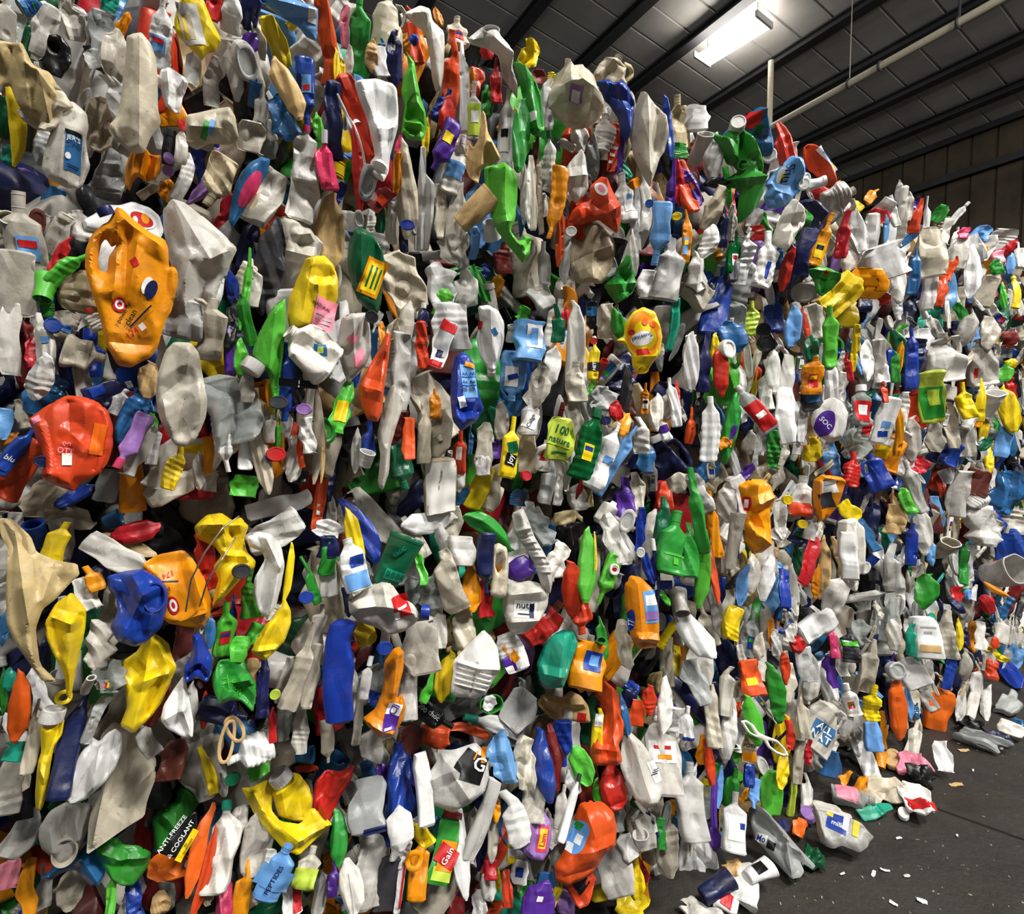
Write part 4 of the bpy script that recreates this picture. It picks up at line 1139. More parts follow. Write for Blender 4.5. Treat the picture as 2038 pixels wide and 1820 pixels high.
read_list(2, '''
S W 75 710 160 150 6 th=.5 cr=.7 +1
L e 15 760 260 90 0
C n 102 890 200 95 4 m=35 th=.6 +1 | small whitish tapered cup left of the green cap-topped jug=>the whitish tapered cup
L n 195 930 310 120 4 +1
L r 605 870 280 130 -20 +1
L w 655 910 120 80 0 +1
T W 800 1095 110 62 70 m=5 +2
P W 730 1095 70 70 0 +3
L r 820 1150 90 150 30
L o 925 1125 100 54 10 +1
L B 720 1500 300 130 12 +1.5
N o 832 1430 350 95 24 +2 cr=.5 | amber tube-necked bottle below the navy hook=>the amber tube-necked bottle
L r 962 1400 290 90 8 +1.5
J n 930 1200 220 200 60 +1 nc nl cr=.9
B w 500 1545 340 140 10 +1.5 nc @b,.1,.3,.2,.3
L W 370 1545 320 110 10 +1
L w 160 1440 220 110 14 +1
N o 22 1410 330 62 2 +.5
L O 30 1110 330 110 -6 +.5
L p 55 1110 260 80 -28 +1
L e 190 1240 280 110 16 +1
L r 622 1600 290 75 14 +1
L u 582 1520 180 60 4
S y 940 1745 280 180 42 +2 cr=1.1 | yellow crumpled bottle below the flat green jug=>the yellow crumple
S o 1085 1690 190 220 12 +1.5 @o,.0,.5,.9,.5,8:Poms/time:R | amber wrapper with dark red script=>the amber script wrapper
S w 1210 1560 210 260 -6 +2 cr=.8 th=.3 | white square pouch on the farther bales=>the square white pouch
L W 1290 1145 150 44 4 +1
L w 1312 1290 360 60 2 +1
L w 1260 1260 200 60 -4
S w 1190 1260 170 110 30
S r 1165 1290 90 130 20
L s 1215 1370 180 34 0 +1
L w 1350 1230 180 60 8
L W 1455 1290 240 50 6
L O 1395 1290 220 75 18 +1
L p 1400 1215 90 50 20
L G 1525 1270 120 80 30 +1
L e 1540 1330 180 70 24
B W 1650 1275 170 46 42 k=W +1 | thin white bottle poking up like an arm above the farther bales=>the arm-like white bottle
S P 1680 1390 70 70 10 +1
F s 1785 1395 110 120 20 +1 | light blue crumpled lump on the farther bales=>the far blue lump
S n 1490 1500 320 180 8 +1 | large whitish bag-like panel on the farther bales=>the far whitish panel
L w 1040 1370 280 130 -16 +1
S w 1130 1400 260 90 6
L w 1650 1490 260 120 10
L O 1600 1600 170 70 30 +1
L O 1545 1730 210 80 14 +1
N u 1385 1620 280 75 8 +1 nc
L w 1290 1690 260 90 4
L w 1470 1690 320 100 0
L w 1725 1620 330 95 6
L n 1840 1690 290 115 14
S w 1910 1430 140 150 20
L q 1880 1530 90 90 0
L s 1960 1570 130 60 10
L G 1870 1595 90 80 0 +1
B y 1985 1745 200 62 4 k=y +1
L l 1915 1765 170 44 0 +1
L r 1950 1480 150 54 40 +1
L w 2015 1520 170 70 6
O n 725 1750 120 165 0 +1.5
D b 205 1800 430 170 11 +2 nc cr=.6 | royal blue detergent jug standing in the middle of the face=>the royal blue jug
J n 65 1735 220 160 -58 +1 nc nl
F w 100 1590 300 140 0
L K 300 1560 260 80 10
B X 310 1530 240 90 8 nc
L w 1000 1520 240 120 20
L r 1180 1750 150 80 -30 +1
L u 980 1500 90 50 0
S w 1560 1380 160 100 10
S w 1750 1480 160 110 -20
L w 1820 1480 180 110 30
L o 1800 1475 60 50 0 +1
L o 1130 1165 120 60 40
L y 1040 1225 80 60 -40 +1
L w 980 1270 160 120 30
L w 1090 1580 120 120 0
S w 430 1300 120 100 20 +1
L k 190 1090 60 140 10 +1
L B 240 1350 260 80 6
L w 290 1330 220 40 0
L G 480 1340 200 80 -20
S r 440 1390 90 90 0 +1
L R 720 1590 90 200 0
L p 350 1140 80 70 20 +1
Z G +2 n=j cr=.9 p:145,780;190,760;250,800;280,760;310,710;350,740;390,800;430,860;450,920;475,1000;470,1060;495,1110;480,1180;430,1270;380,1330;335,1340;330,1250;340,1160;330,1120;280,1100;265,1050;330,1020;310,980;270,960;230,860;190,800 c:w,313,752,46,-15,1 m:340,990,54,64 f:345,780,350,950,-36,40 f:390,820,420,980,34,50 f:240,820,310,980,32,40 f:270,1060,440,1090,34,40 f:440,1090,350,1320,36,50 f:400,970,470,1060,-30,40 | green crumpled jug with a white cap near the stack crest=>the white-cap green jug
Z u +1.5 n=j T=.2 p:220,790;330,700;460,650;490,660;530,760;560,880;555,960;510,970;480,950;450,900;380,800;300,770;250,800 c:W,526,950,42,-70,1 f:340,720,470,670,20,40 f:470,670,520,900,28,50 f:450,820,540,840,-24,40 @r,410,725,84,96,-10 @D,440,790,50,60,-10 | steel blue jug standing on its white cap at the crest=>the steel-blue jug
Z s +2 n=j cr=.8 p:490,1080;560,1000;640,935;700,960;730,1050;730,1110;700,1160;650,1190;600,1240;500,1230;480,1150;510,1110 c:W,728,1092,38,100,1 f:500,1110,640,1185,34,50 f:640,1185,725,1060,-30,50 f:560,1180,600,1240,28,30 f:650,950,700,1060,26,50 @oW,572,1042,44,90,-15 @y,582,1060,24,40,-15 @-k,608,1040,140,64,-105:Snu:B | periwinkle-blue crumpled jug with dark lettering at the crest=>the periwinkle jug
Z O +1.5 n=j T=.2 p:715,870;740,850;780,855;830,900;880,970;915,1060;920,1110;880,1140;840,1110;800,1050;745,1000;720,940 f:740,870,790,1020,-30,50 f:790,870,890,1110,30,40 @W,848,965,44,190,33 @b,850,960,30,110,33 @y,872,1010,26,40,33 | orange-red jug with a blue and white label on the crest=>the crest orange-red jug
Z B +1.5 n=b p:680,1185;760,1180;830,1210;880,1280;870,1360;820,1400;760,1430;720,1420;770,1350;790,1290;730,1230;690,1210 f:760,1190,840,1290,26,50 f:840,1290,760,1420,24,50 | navy hooked bottle under the periwinkle jug=>the navy hooked bottle
Z G +2 n=j p:735,1600;800,1575;880,1600;935,1640;945,1680;900,1730;840,1770;800,1740;790,1680;760,1630 f:750,1600,930,1650,24,40 f:860,1650,850,1760,-26,40 @l,850,1640,70,50,-20 @r,845,1630,30,20,-20 | green handled jug lying flat under the crest=>the flat green jug
Z w +2 n=b cr=1 p:655,1185;700,1230;750,1290;740,1350;690,1400;650,1470;620,1500;560,1460;535,1420;560,1330;600,1240 f:660,1200,600,1460,32,50 f:600,1330,740,1330,-28,50 f:700,1240,680,1390,26,40 | white crushed carton-like bottle below the periwinkle jug=>the white crushed bottle
''', 30000)
read_list(3, '''
S n 60 200 440 150 0
L G 280 15 120 90 0
P b 315 120 90 110 0
L w 262 200 320 130 -10 +.5 cr=1 @s,.1,.45,.4,.12
L w 245 430 300 170 22 +1 | white folded bottle flap above the big orange-red jug=>the white folded flap
L r 190 280 200 80 6
L R 170 140 160 80 -10
N n 400 110 220 170 20
N n 500 300 260 210 105 +1 cr=.8 | whitish bottle with its open neck pointing right=>the right-facing neck
L n 490 440 280 110 -6 +.5
F u 290 545 280 250 24 cr=1
L B 400 400 360 95 -14
B B 640 510 290 110 75 +1 k=W cr=.3 tw=0 rib=0 @b,-.1,.3,.5,.3 | navy bottle with a silvery white cap lying sideways=>the silver-capped navy bottle
L B 600 590 160 130 60
L W 712 580 170 110 26
B w 570 85 150 120 -35 +1 k=r
L t 890 450 230 140 10
S O 120 990 430 180 35 +.5 cr=1 | orange-red folded flank below the left edge of the big orange-red jug=>the orange-red flank
P B 245 935 66 96 10 +2
N b 90 880 340 120 40 +.5 cr=.4 @b,.0,.35,.6,.5,0:blu:W:.14 | indigo bottle with white letters at the left edge=>the indigo bottle
L o 50 800 140 60 60
S s 15 710 190 130 10
L u 775 660 360 110 25 +.5 bx=.1
L u 860 570 170 120 -20
B v 790 810 360 130 208 +1 k=P cr=.8 | lavender bottle with a rose pump cap pointing down=>the rose-capped lavender bottle
L l 900 690 90 80 20
L w 830 890 300 110 30 +.5
L n 965 940 330 150 26
L w 920 830 250 80 10
L y 1050 960 300 110 20 +1
L n 1060 1070 430 150 62
C o 790 1090 300 170 172 +1 m=-25 th=.5 | amber cut bottle opening downwards=>the amber cut bottle
S g 650 1080 200 160 12 +.5
L b 460 1130 280 90 64
F e 250 1160 230 300 0
L n 60 1180 160 80 78
L n 400 1275 360 140 100
C u 670 1285 110 110 70 m=20
S W 785 1270 100 110 20
L r 810 1355 310 130 76 +1 cr=.6 | red flattened piece at the mouth of the dark cavity=>the red cavity piece
L e 740 1445 420 120 108
S n 690 1490 400 160 118 +1 cr=.7 | whitish wedge above the shiny blue bottle=>the whitish wedge
C b 220 1375 200 150 -20 m=50 +1 wt=.1 | blue coiled open tube above the yellow bent bottle=>the blue coiled tube
N y 335 1450 330 150 18 +1 nc cr=.6 bx=.15 | yellow bent bottle left of the dark cavity=>the yellow bent bottle
S w 90 1330 190 120 10
L o 555 1630 160 120 -20
S w 520 1720 200 150 -20
L r 1230 1530 340 130 -14 +1
P K 1445 1592 84 108 0 +2
S n 1640 1360 360 180 60 +.5
L y 1720 1600 360 50 6 +1
S W 1665 1195 400 110 76 +.5 cr=.5 | grey-white rigid flap just under the second seam=>the grey-white flap
L b 1700 1245 280 64 78
S l 1460 1080 130 180 10 +1 cr=1.2 | lime scrap sitting on the tier seam=>the lime scrap
S O 1905 1190 320 74 10 +1.5 cr=1.2 @W,.0,.4,.3,.2 | orange strap-like strip hanging over the seam=>the orange hanging strip
F x 1370 620 440 330 -25 +1 cr=1.1 | clear shattered crinkly bottle right of the big milky oval=>the clear crinkly bottle
B w 1335 830 340 120 170 nc rib=9
B W 1470 860 250 90 4 @b,.1,.7,.4,.1
L n 1480 490 190 90 0 +1
L n 1560 910 450 110 -12 +.5
L l 1440 310 230 95 4
L G 1470 90 330 80 -14
L p 1370 280 290 80 0
D b 1715 460 470 150 178 +1 nc cr=.8 | royal blue crumpled bottle beside a black lettered strip=>the blue neighbour of the strip
S k 1782 470 250 54 2 +1.5 @k,.0,.5,.9,.9,90:GREYMAD:W | black strip with white upright lettering=>the black lettered strip
L y 1620 530 230 44 -4
L l 1660 750 230 52 2
P K 1662 580 76 116 0 +1
P v 1812 622 66 96 0 +1
N w 1850 260 340 290 -52 +2 cr=1 nl @u,.1,.35,.22,.22,40 @z,.1,.35,.12,.1,40 | white crumpled bottle, open mouth at upper left=>the open-mouthed white bottle
L w 1610 740 170 76 0
L W 1715 720 150 60 4
L w 1838 780 220 95 -10 +.5
P r 1648 890 86 120 0
P p 1625 910 50 90 0
L O 1790 850 250 44 -6
F w 1755 920 280 110 10
L k 1800 1010 120 90 10
L n 1890 750 640 70 0
L n 1850 600 500 60 2
L t 1925 900 330 26 2 +1
L w 1190 990 230 80 0
L o 1250 900 230 66 -4
S w 1255 1050 130 90 10
J n 1110 60 280 260 10 nc nl
L n 1270 150 370 170 8 +.5
L k 1370 150 260 80 0
L K 1390 60 200 90 0
N G 1960 1500 230 100 4 +.5
B w 1955 1600 280 120 -4 nc
C B 1960 1440 120 140 180 m=-20 +1 | indigo wide collar ring left of the white blue-print bottle
F w 1960 1340 120 170 20 +1
P b 1830 1745 76 90 0 +1
L G 1850 1640 300 70 -20
L l 1500 1720 300 140 0
L B 580 1610 180 120 40
L n 630 750 130 60 0
L k 990 1280 240 300 60 -2
W g .15 1425,1262 1330,1330 1220,1480 1140,1640 1108,1830 | thin bright baling wire arching across the red and amber pieces beside the cavity
W g .15 1405,1390 1330,1510 1240,1640 1190,1800 | second thin baling wire, the inner of the pair beside the cavity yellow jug
Z O +1.5 n=j T=.2 cr=.7 p:165,690;260,610;380,540;480,545;560,560;640,620;680,720;685,830;650,940;600,1010;480,1060;440,1115;370,1090;290,1050;250,1010;270,960;250,860;205,760 f:400,580,415,760,-45,80 f:230,730,300,1010,45,50 f:440,1100,500,880,45,80 f:415,760,530,860,38,70 f:600,640,560,980,-30,80 @q,215,690,50,40,30 @h,588,800,84,190,-8 @w,405,920,60,70,0 @-k,400,850,130,80,-10:oo/OTT:q | big orange-red crumpled jug at the left edge=>the big orange-red jug
Z n +2 n=b T=.14 p:990,280;1040,225;1140,220;1190,280;1205,380;1240,540;1230,660;1180,780;1110,850;1040,840;990,760;950,680;930,560;945,420 f:1140,240,1110,420,30,60 f:1110,420,970,540,-30,70 f:1100,560,1080,760,-36,60 f:970,540,1000,740,24,60 f:1200,420,1190,700,24,60 | big milky oval bottle half below the big milky jug=>the big milky oval
Z l +1 n=b p:1620,20;1700,-60;1705,100;1690,300;1670,480;1660,600;1645,700;1630,560;1600,410;1540,340;1505,290;1540,180 c:w,1508,372,64,215 f:1640,20,1600,380,34,70 f:1690,200,1645,520,-28,50 | lime bottle hanging neck-down with a white cap=>the neck-down lime bottle
Z e +2 n=f T=.08 cr=.9 p:20,1250;90,1260;200,1380;230,1480;340,1540;480,1580;490,1650;420,1700;330,1780;250,1830;210,1939;230,2150;330,2270;240,2250;180,2150;90,2000;40,1880;40,1700;60,1450;20,1350 f:100,1290,180,1900,40,70 f:200,1420,380,1680,-36,60 f:160,1700,200,2120,36,50 f:340,1560,260,1780,34,50 | beige see-through film bag drooping at the left edge=>the drooping film bag
Z o +1 n=j T=.14 p:850,1530;950,1480;1100,1465;1160,1530;1230,1660;1260,1790;1250,1880;1200,1950;1100,1930;1000,1900;960,1860;1000,1740;940,1620 f:870,1540,1140,1530,-28,60 f:1140,1540,1230,1900,36,60 f:1000,1900,1240,1840,30,50 @-k,1003,1606,64,44,195:174:r @B,1010,1645,110,8,-5 @-k,985,1695,64,40,195:pow:k @or,1028,1790,64,110,10 @oW,1028,1790,44,76,10 @or,1028,1790,20,40,10 | amber upturned powder jug below the dark cavity=>the upturned amber jug
Z y +1.7 n=j cr=.8 p:1160,1320;1230,1250;1320,1240;1390,1290;1440,1270;1490,1330;1460,1410;1480,1490;1530,1550;1520,1590;1440,1640;1380,1700;1330,1750;1260,1800;1270,1720;1300,1640;1270,1560;1320,1500;1280,1440;1180,1390 f:1200,1320,1430,1330,36,50 f:1380,1360,1420,1560,-36,50 f:1320,1500,1480,1520,34,40 f:1420,1600,1290,1760,34,50 f:1300,1260,1360,1420,30,40 | big yellow crumpled jug right of the dark cavity=>the cavity yellow jug
Z w +1.5 n=b p:1470,1380;1540,1350;1620,1370;1680,1450;1700,1560;1680,1680;1650,1800;1600,1880;1550,1830;1510,1720;1520,1620;1580,1520;1560,1470;1490,1440 f:1580,1380,1660,1560,36,40 f:1660,1560,1600,1860,36,40 f:1580,1540,1560,1800,-26,40 | white leaf-shaped bottle half with a yellow edge=>the white leaf half
Z b +2 n=b T=.28 cr=.7 p:630,1600;740,1580;840,1580;940,1640;1000,1720;1000,1819;960,1950;860,2030;800,2040;700,1990;655,1900;700,1820;690,1740;640,1680 m:925,1762,140,180 f:770,1600,850,1740,44,60 f:850,1740,730,1980,40,70 f:850,1740,990,1690,36,50 f:700,1750,800,1880,-36,60 f:880,1940,900,1860,34,40 | shiny deep blue bottle with its open mouth facing out=>the shiny blue bottle
''', 40000)  # backmost black piece is a dark stand-in for the cavity's shade
read_list(4, '''
P K 178 72 76 80 10 +2
F l 10 610 330 120 12 +1 cr=.5 @y,.0,.4,.6,.4 | lime pouch with a yellow face=>the lime pouch
L o 236 170 150 44 4
L n 350 400 480 125 0
L n 390 110 290 100 10
B B 490 60 140 66 0 k=W
L O 480 240 290 75 -4 +.5
S W 600 235 300 110 20 +1 @r,.0,.88,.9,.2 @r,.0,.06,.8,.14 @g,.0,.5,.8,.5 @B,.05,.3,.35,.14 | white printed wrapper with red ends=>the red-ended wrapper
S w 670 130 290 220 0 +.5 cr=.7
B s 1020 425 300 160 186 +1 nc cr=.6 @W,.05,.5,.5,.4 @b,.0,.5,.4,.1,20 | pale blue crumpled bottle beside the hanging white bottle=>the pale blue bottle
S s 1120 215 250 190 4 +2 th=.6 cr=.7 @W,.1,.6,.5,.55 @s,.1,.6,.2,.4 | light blue boxy bottle with a shiny white label=>the boxy blue bottle
T w 1015 170 100 56 0 m=20 +1
L l 1080 50 90 80 30
F n 1170 480 280 140 8 +1
L n 1255 370 270 110 16 +.5
L u 1060 570 190 64 2
L w 1385 250 540 115 4 +.5
B n 1400 460 240 130 0 +1
L D 1290 110 230 84 2
L r 1340 80 140 56 0
B k 1490 75 190 70 180 k=W @u,.0,.3,.9,.3
B y 1505 320 260 66 2 k=W +1 @k,.0,.3,.8,.3,90:NET:W | yellow slim bottle with a white capped top=>the slim yellow bottle
P r 1505 215 40 40 0 +2
L n 1585 100 210 110 0
L G 1650 110 190 90 -10 +1
L K 1690 500 290 75 0
N o 1810 560 190 54 4
F g 1560 560 150 190 0
B X 1470 830 430 140 18 +1.5 k=D rib=9 cr=.6 | dark green ribbed bottle leaning right=>the green ribbed bottle
L r 1640 630 120 90 10 +1
L o 1690 710 160 70 20 +1
L e 1610 680 110 60 0 +1
P B 1580 690 52 56 0 +2
B W 1570 900 420 125 22 +1.5 nc cr=1 @s,.1,.45,.4,.1 | glossy white bottle leaning right beside a light blue leaf=>the glossy white leaner
L s 1640 930 460 80 28 +1
L r 1460 1030 290 44 26 +1
S z 1300 800 260 180 10 +1.5 @z,.0,.6,.8,.5,-8:100/nature:D @D,.0,.2,.5,.05 | yellow-green printed wrapper with big digits=>the yellow-green wrapper
L n 1375 690 230 110 2 +1
B w 1120 670 220 110 0 +1 nc @W,.0,.4,.8,.4,70:Calgo:B
B y 1005 850 370 105 9 +2 nc cr=.8 nl @D,.05,.5,.6,.18,20 @k,.0,.3,.6,.2,80:Joy:W | yellow dish-soap bottle with a dark label band=>the dark-banded yellow bottle
L n 950 690 240 90 0
L n 850 830 260 110 4
L n 1110 840 330 130 4
L p 920 840 160 56 0
B O 705 880 260 84 2 @W,.0,.5,.4,.3
L u 770 800 190 34 2
L O 402 800 260 86 -3 +1 cr=.5
N D 352 970 270 160 168 +1 cr=.6 | dark green lump of a bottle at the tier foot=>the dark green lump
L b 165 800 220 84 2
L w 85 870 280 64 2
C W 148 920 100 100 20 m=30 +1
L n 490 770 360 95 0
L n 585 760 300 140 6
B o 555 590 180 76 0 nc
S e 585 1080 340 200 -4 +1.5 th=.5 cr=.8 @w,0,.5,.9,.9 | cream square-sided box bottle near the second seam=>the cream box bottle
L w 700 1010 220 80 0 +.5
S y 820 1090 270 120 18 +1.5 cr=.6 | yellow square bottle at the foot of the second bale row=>the yellow square bottle
L n 905 1090 300 160 14 +1
S W 850 960 120 100 4 +1
L k 1000 1050 110 80 30 +1
P r 1105 1020 62 60 0 +2
L w 1230 1060 260 95 10 +1
B w 1210 900 190 90 10 +1 @r,.0,.5,.5,.3
L w 1290 1110 180 60 6 +1
L w 1350 970 270 54 4
F w 1410 1150 170 130 0 +1
L e 1350 1270 160 86 88 +1
L B 430 1160 260 120 26
L u 700 1160 160 90 60
S u 1060 1150 100 100 10 +1 @r,0,.5,.5,.5
L m 1160 1150 100 70 0
L u 1810 910 190 120 0
L n 1790 780 220 100 0
L w 1880 640 230 80 4
L W 1980 580 300 66 -4
L r 2000 560 230 44 2
B W 1920 740 150 70 -20 nc @p,.0,.5,.9,.3
L W 520 1295 360 130 80 +1 cr=.5 | grey-white pointed flap on the second seam=>the pointed seam flap
L n 200 1260 420 160 -36
L b 115 1340 440 130 -28 +1 bx=-.1 | blue bowed strip above the white blue-print bottle=>the blue bowed strip
L y 70 1390 380 100 -16 +1.5
B W 70 1550 320 160 -14 +2 nc cr=.9 nl @s,.0,.2,.8,.3 @b,.1,.55,.5,.2 | white bottle with blue print, upright under the bowed strip=>the white blue-print bottle
C D 325 1530 320 210 20 +2 m=15 th=.5 @T,.1,.25,.6,.2:BBBB:D @D,-.1,.72,.4,.14,60:CRDC:T | dark green basket-like tub with slots=>the green slotted tub
L l 470 1565 230 54 -14 +1
L n 430 1390 280 100 -30
L n 620 1450 330 90 -24
S n 650 1310 220 150 0
S w 720 1470 180 150 6 +1 th=.6
L G 880 1350 390 120 124 +1.5 bx=.15 | green arched strip bottle=>the green arched strip
B B 860 1540 360 100 180 +1.5 nc cr=.2 th=.9 rib=0 tw=0 nl | dark blue cone-shaped bottle pointing down=>the dark blue cone
T B 890 1715 60 40 100 +1.5
Z n +1.5 n=s T=.3 p:890,1440;940,1420;990,1450;1000,1560;985,1740;940,1755;885,1730;900,1600 h:922,1500;948,1488;964,1530;955,1580;932,1602;914,1560 | whitish torn jug piece with a handle hole beside the dark blue cone=>the handle-hole piece
L p 1070 1570 190 140 62 +1.5 cr=.6 | purple short bottle under the white ribbed tray=>the purple short bottle
F w 1290 1530 240 140 20 +1
L O 1372 1690 350 140 -4 +1.5 cr=.5 | orange-red leaf-shaped bottle beside the lime pair=>the orange-red leaf
L o 775 1690 290 110 -4 +1
L n 640 1650 370 160 -22 +1
L r 860 1750 230 90 -10 +1
F w 1640 1400 330 140 -18 +1
O W 1702 1290 150 90 12 +2
L l 1460 1550 460 115 5 +1.5 cr=.5 | bright lime flattened bottle left of a thin yellow strip=>the bright lime flat bottle
N l 1590 1640 310 100 200 +1.5
L y 1515 1470 240 16 -2 +2
L p 1670 1160 260 120 0
F n 1760 1140 290 110 -6
L b 1780 1340 270 66 0 +1
P W 1785 1480 58 50 0 +1.5
B B 1862 1610 420 62 -4 +1 k=W rib=0 @B,.0,.35,.8,.5,90:Herre:W
L b 1830 1570 200 60 -14 +1
L D 1912 1290 290 95 2 +1
L O 1930 1140 170 100 -6 +.5
B G 1985 1420 380 160 8 +2 nc cr=.4 nl @l,.1,.3,.8,.03 @l,.1,.2,.2,.1 | green square-shouldered bottle in the middle of the face=>the square green bottle
L l 1925 1745 130 44 -40 +1
L w 1580 1240 160 120 30
L n 2005 1060 160 120 50
O w 1630 1580 70 66 0 +2
P r 1628 1580 26 30 0 +2.6
L e 1290 1320 200 100 30 -1
F x 1190 1320 260 130 -30 +.5
F x 560 1700 240 190 0 +.5
L x 420 1700 180 100 -10
L k 1300 1370 200 160 0 -2
Z O +1.5 n=b p:270,160;300,170;290,260;270,400;250,520;240,640;210,700;150,690;115,600;105,490;160,380;220,270 f:260,250,185,680,34,60 f:110,490,230,530,30,60 f:240,330,160,480,-26,50 | orange-red flattened bottle hanging at mid height=>the hanging orange-red bottle
Z b +2 n=b T=.24 p:680,310;720,280;760,300;800,370;805,480;830,560;850,620;800,700;760,720;710,760;660,700;645,560;655,430 f:690,310,670,700,30,60 f:800,480,760,710,30,50 f:700,640,830,640,-26,50 @s,752,465,92,200,4 @-k,750,420,80,40,4:AA_AA:k @-k,750,470,80,40,4:AA_AA:k @-k,745,515,80,40,4:BB_BB:k @b,750,440,86,5,4 @b,748,492,86,5,4 @o,760,368,60,30,-18 @W,708,592,44,62,18 | blue bottle with a pale chart label=>the chart-label blue bottle
Z y +2 n=b T=.2 p:1690,110;1740,40;1800,10;1870,40;1900,130;1910,200;1890,290;1840,360;1810,410;1760,415;1735,370;1730,300;1700,240;1640,210;1690,180 m:1787,392,66,40 f:1880,120,1830,350,30,40 f:1740,310,1860,320,26,40 f:1700,180,1740,300,-24,40 @oo,1790,175,170,270,4 @oy,1790,190,120,180,4 @oW,1780,205,112,86,14 @-k,1780,195,110,40,194:Suavitel:b @r,1780,285,60,34,4 @or,1725,165,34,30,0 @oh,1800,105,40,46,0 @oh,1845,120,30,40,0 | pale yellow round softener bottle with an orange label, upside down=>the round yellow bottle
Z w +1.5 n=b p:820,10;880,0;940,30;975,100;970,200;945,300;920,370;915,430;870,430;865,370;820,300;805,200;830,110 f:880,20,890,360,32,60 f:830,110,860,330,-26,50 f:870,372,916,374,18,14 f:870,400,916,402,16,12 @r,828,120,22,50,-10 @u,905,155,30,44,30 | white bottle hanging on its open neck, middle tier=>the hanging white bottle
Z n +1 n=b p:310,470;360,540;375,580;330,720;290,850;280,1000;240,1110;210,1080;230,900;210,780;250,600;280,510 f:310,490,240,1080,26,60 f:360,560,290,830,-22,50 | long beige flattened bottle left of a dark green lump=>the long beige bottle
Z n +1 n=s T=.12 p:0,80;60,50;150,40;170,130;180,260;150,350;90,420;40,470;10,400;-30,250 f:60,60,80,400,30,70 f:160,140,40,300,-26,70 @oq,100,310,60,120,-20 @oq,60,200,70,50,10 | whitish stained panel under the dark green oil bottle=>the stained whitish panel
Z w +2 n=s T=.3 p:1010,1250;1080,1210;1110,1280;1150,1390;1200,1470;1240,1540;1260,1650;1240,1730;1190,1680;1150,1560;1090,1450;1030,1370 f:1015,1365,1110,1345,26,20 f:1045,1410,1135,1385,-14,12 f:1065,1435,1160,1420,14,12 f:1095,1475,1190,1470,-14,12 f:1120,1510,1215,1510,14,12 f:1140,1560,1235,1555,-14,12 f:1150,1600,1245,1600,14,12 f:1020,1260,1040,1350,-24,30 f:1110,1300,1240,1560,22,20 | long white ribbed tray leaning left=>the white ribbed tray
Z w +1.5 n=j T=.2 p:40,1750;130,1690;230,1640;290,1660;350,1750;430,1800;470,1870;440,1920;380,1960;280,1970;200,1920;110,1880;50,1820 c:b,498,1850,44,95 f:230,1650,250,1780,36,60 f:250,1780,90,1780,34,60 f:250,1780,440,1850,34,50 f:250,1780,280,1950,-28,50 @r,345,1795,100,130,14 @W,320,1850,34,50,14 @w,350,1800,60,14,14 | white handled jug with a red label and blue cap=>the red-label white jug
Z n +2 n=j T=.24 p:970,1700;1020,1650;1100,1640;1180,1660;1240,1720;1230,1800;1190,1880;1100,1960;1020,1970;980,1900;960,1800 f:1000,1720,1200,1700,28,60 f:990,1880,1190,1870,26,50 @W,1085,1805,130,100,-4 @-k,1085,1785,110,44,-4:nutri:k @B,1120,1815,26,80,-4 @k,1075,1835,70,8,-4 | milky round jug with a white barcode label=>the barcode milky jug
''', 50000)  # rearmost black piece paints the shade of the hollow at the seam
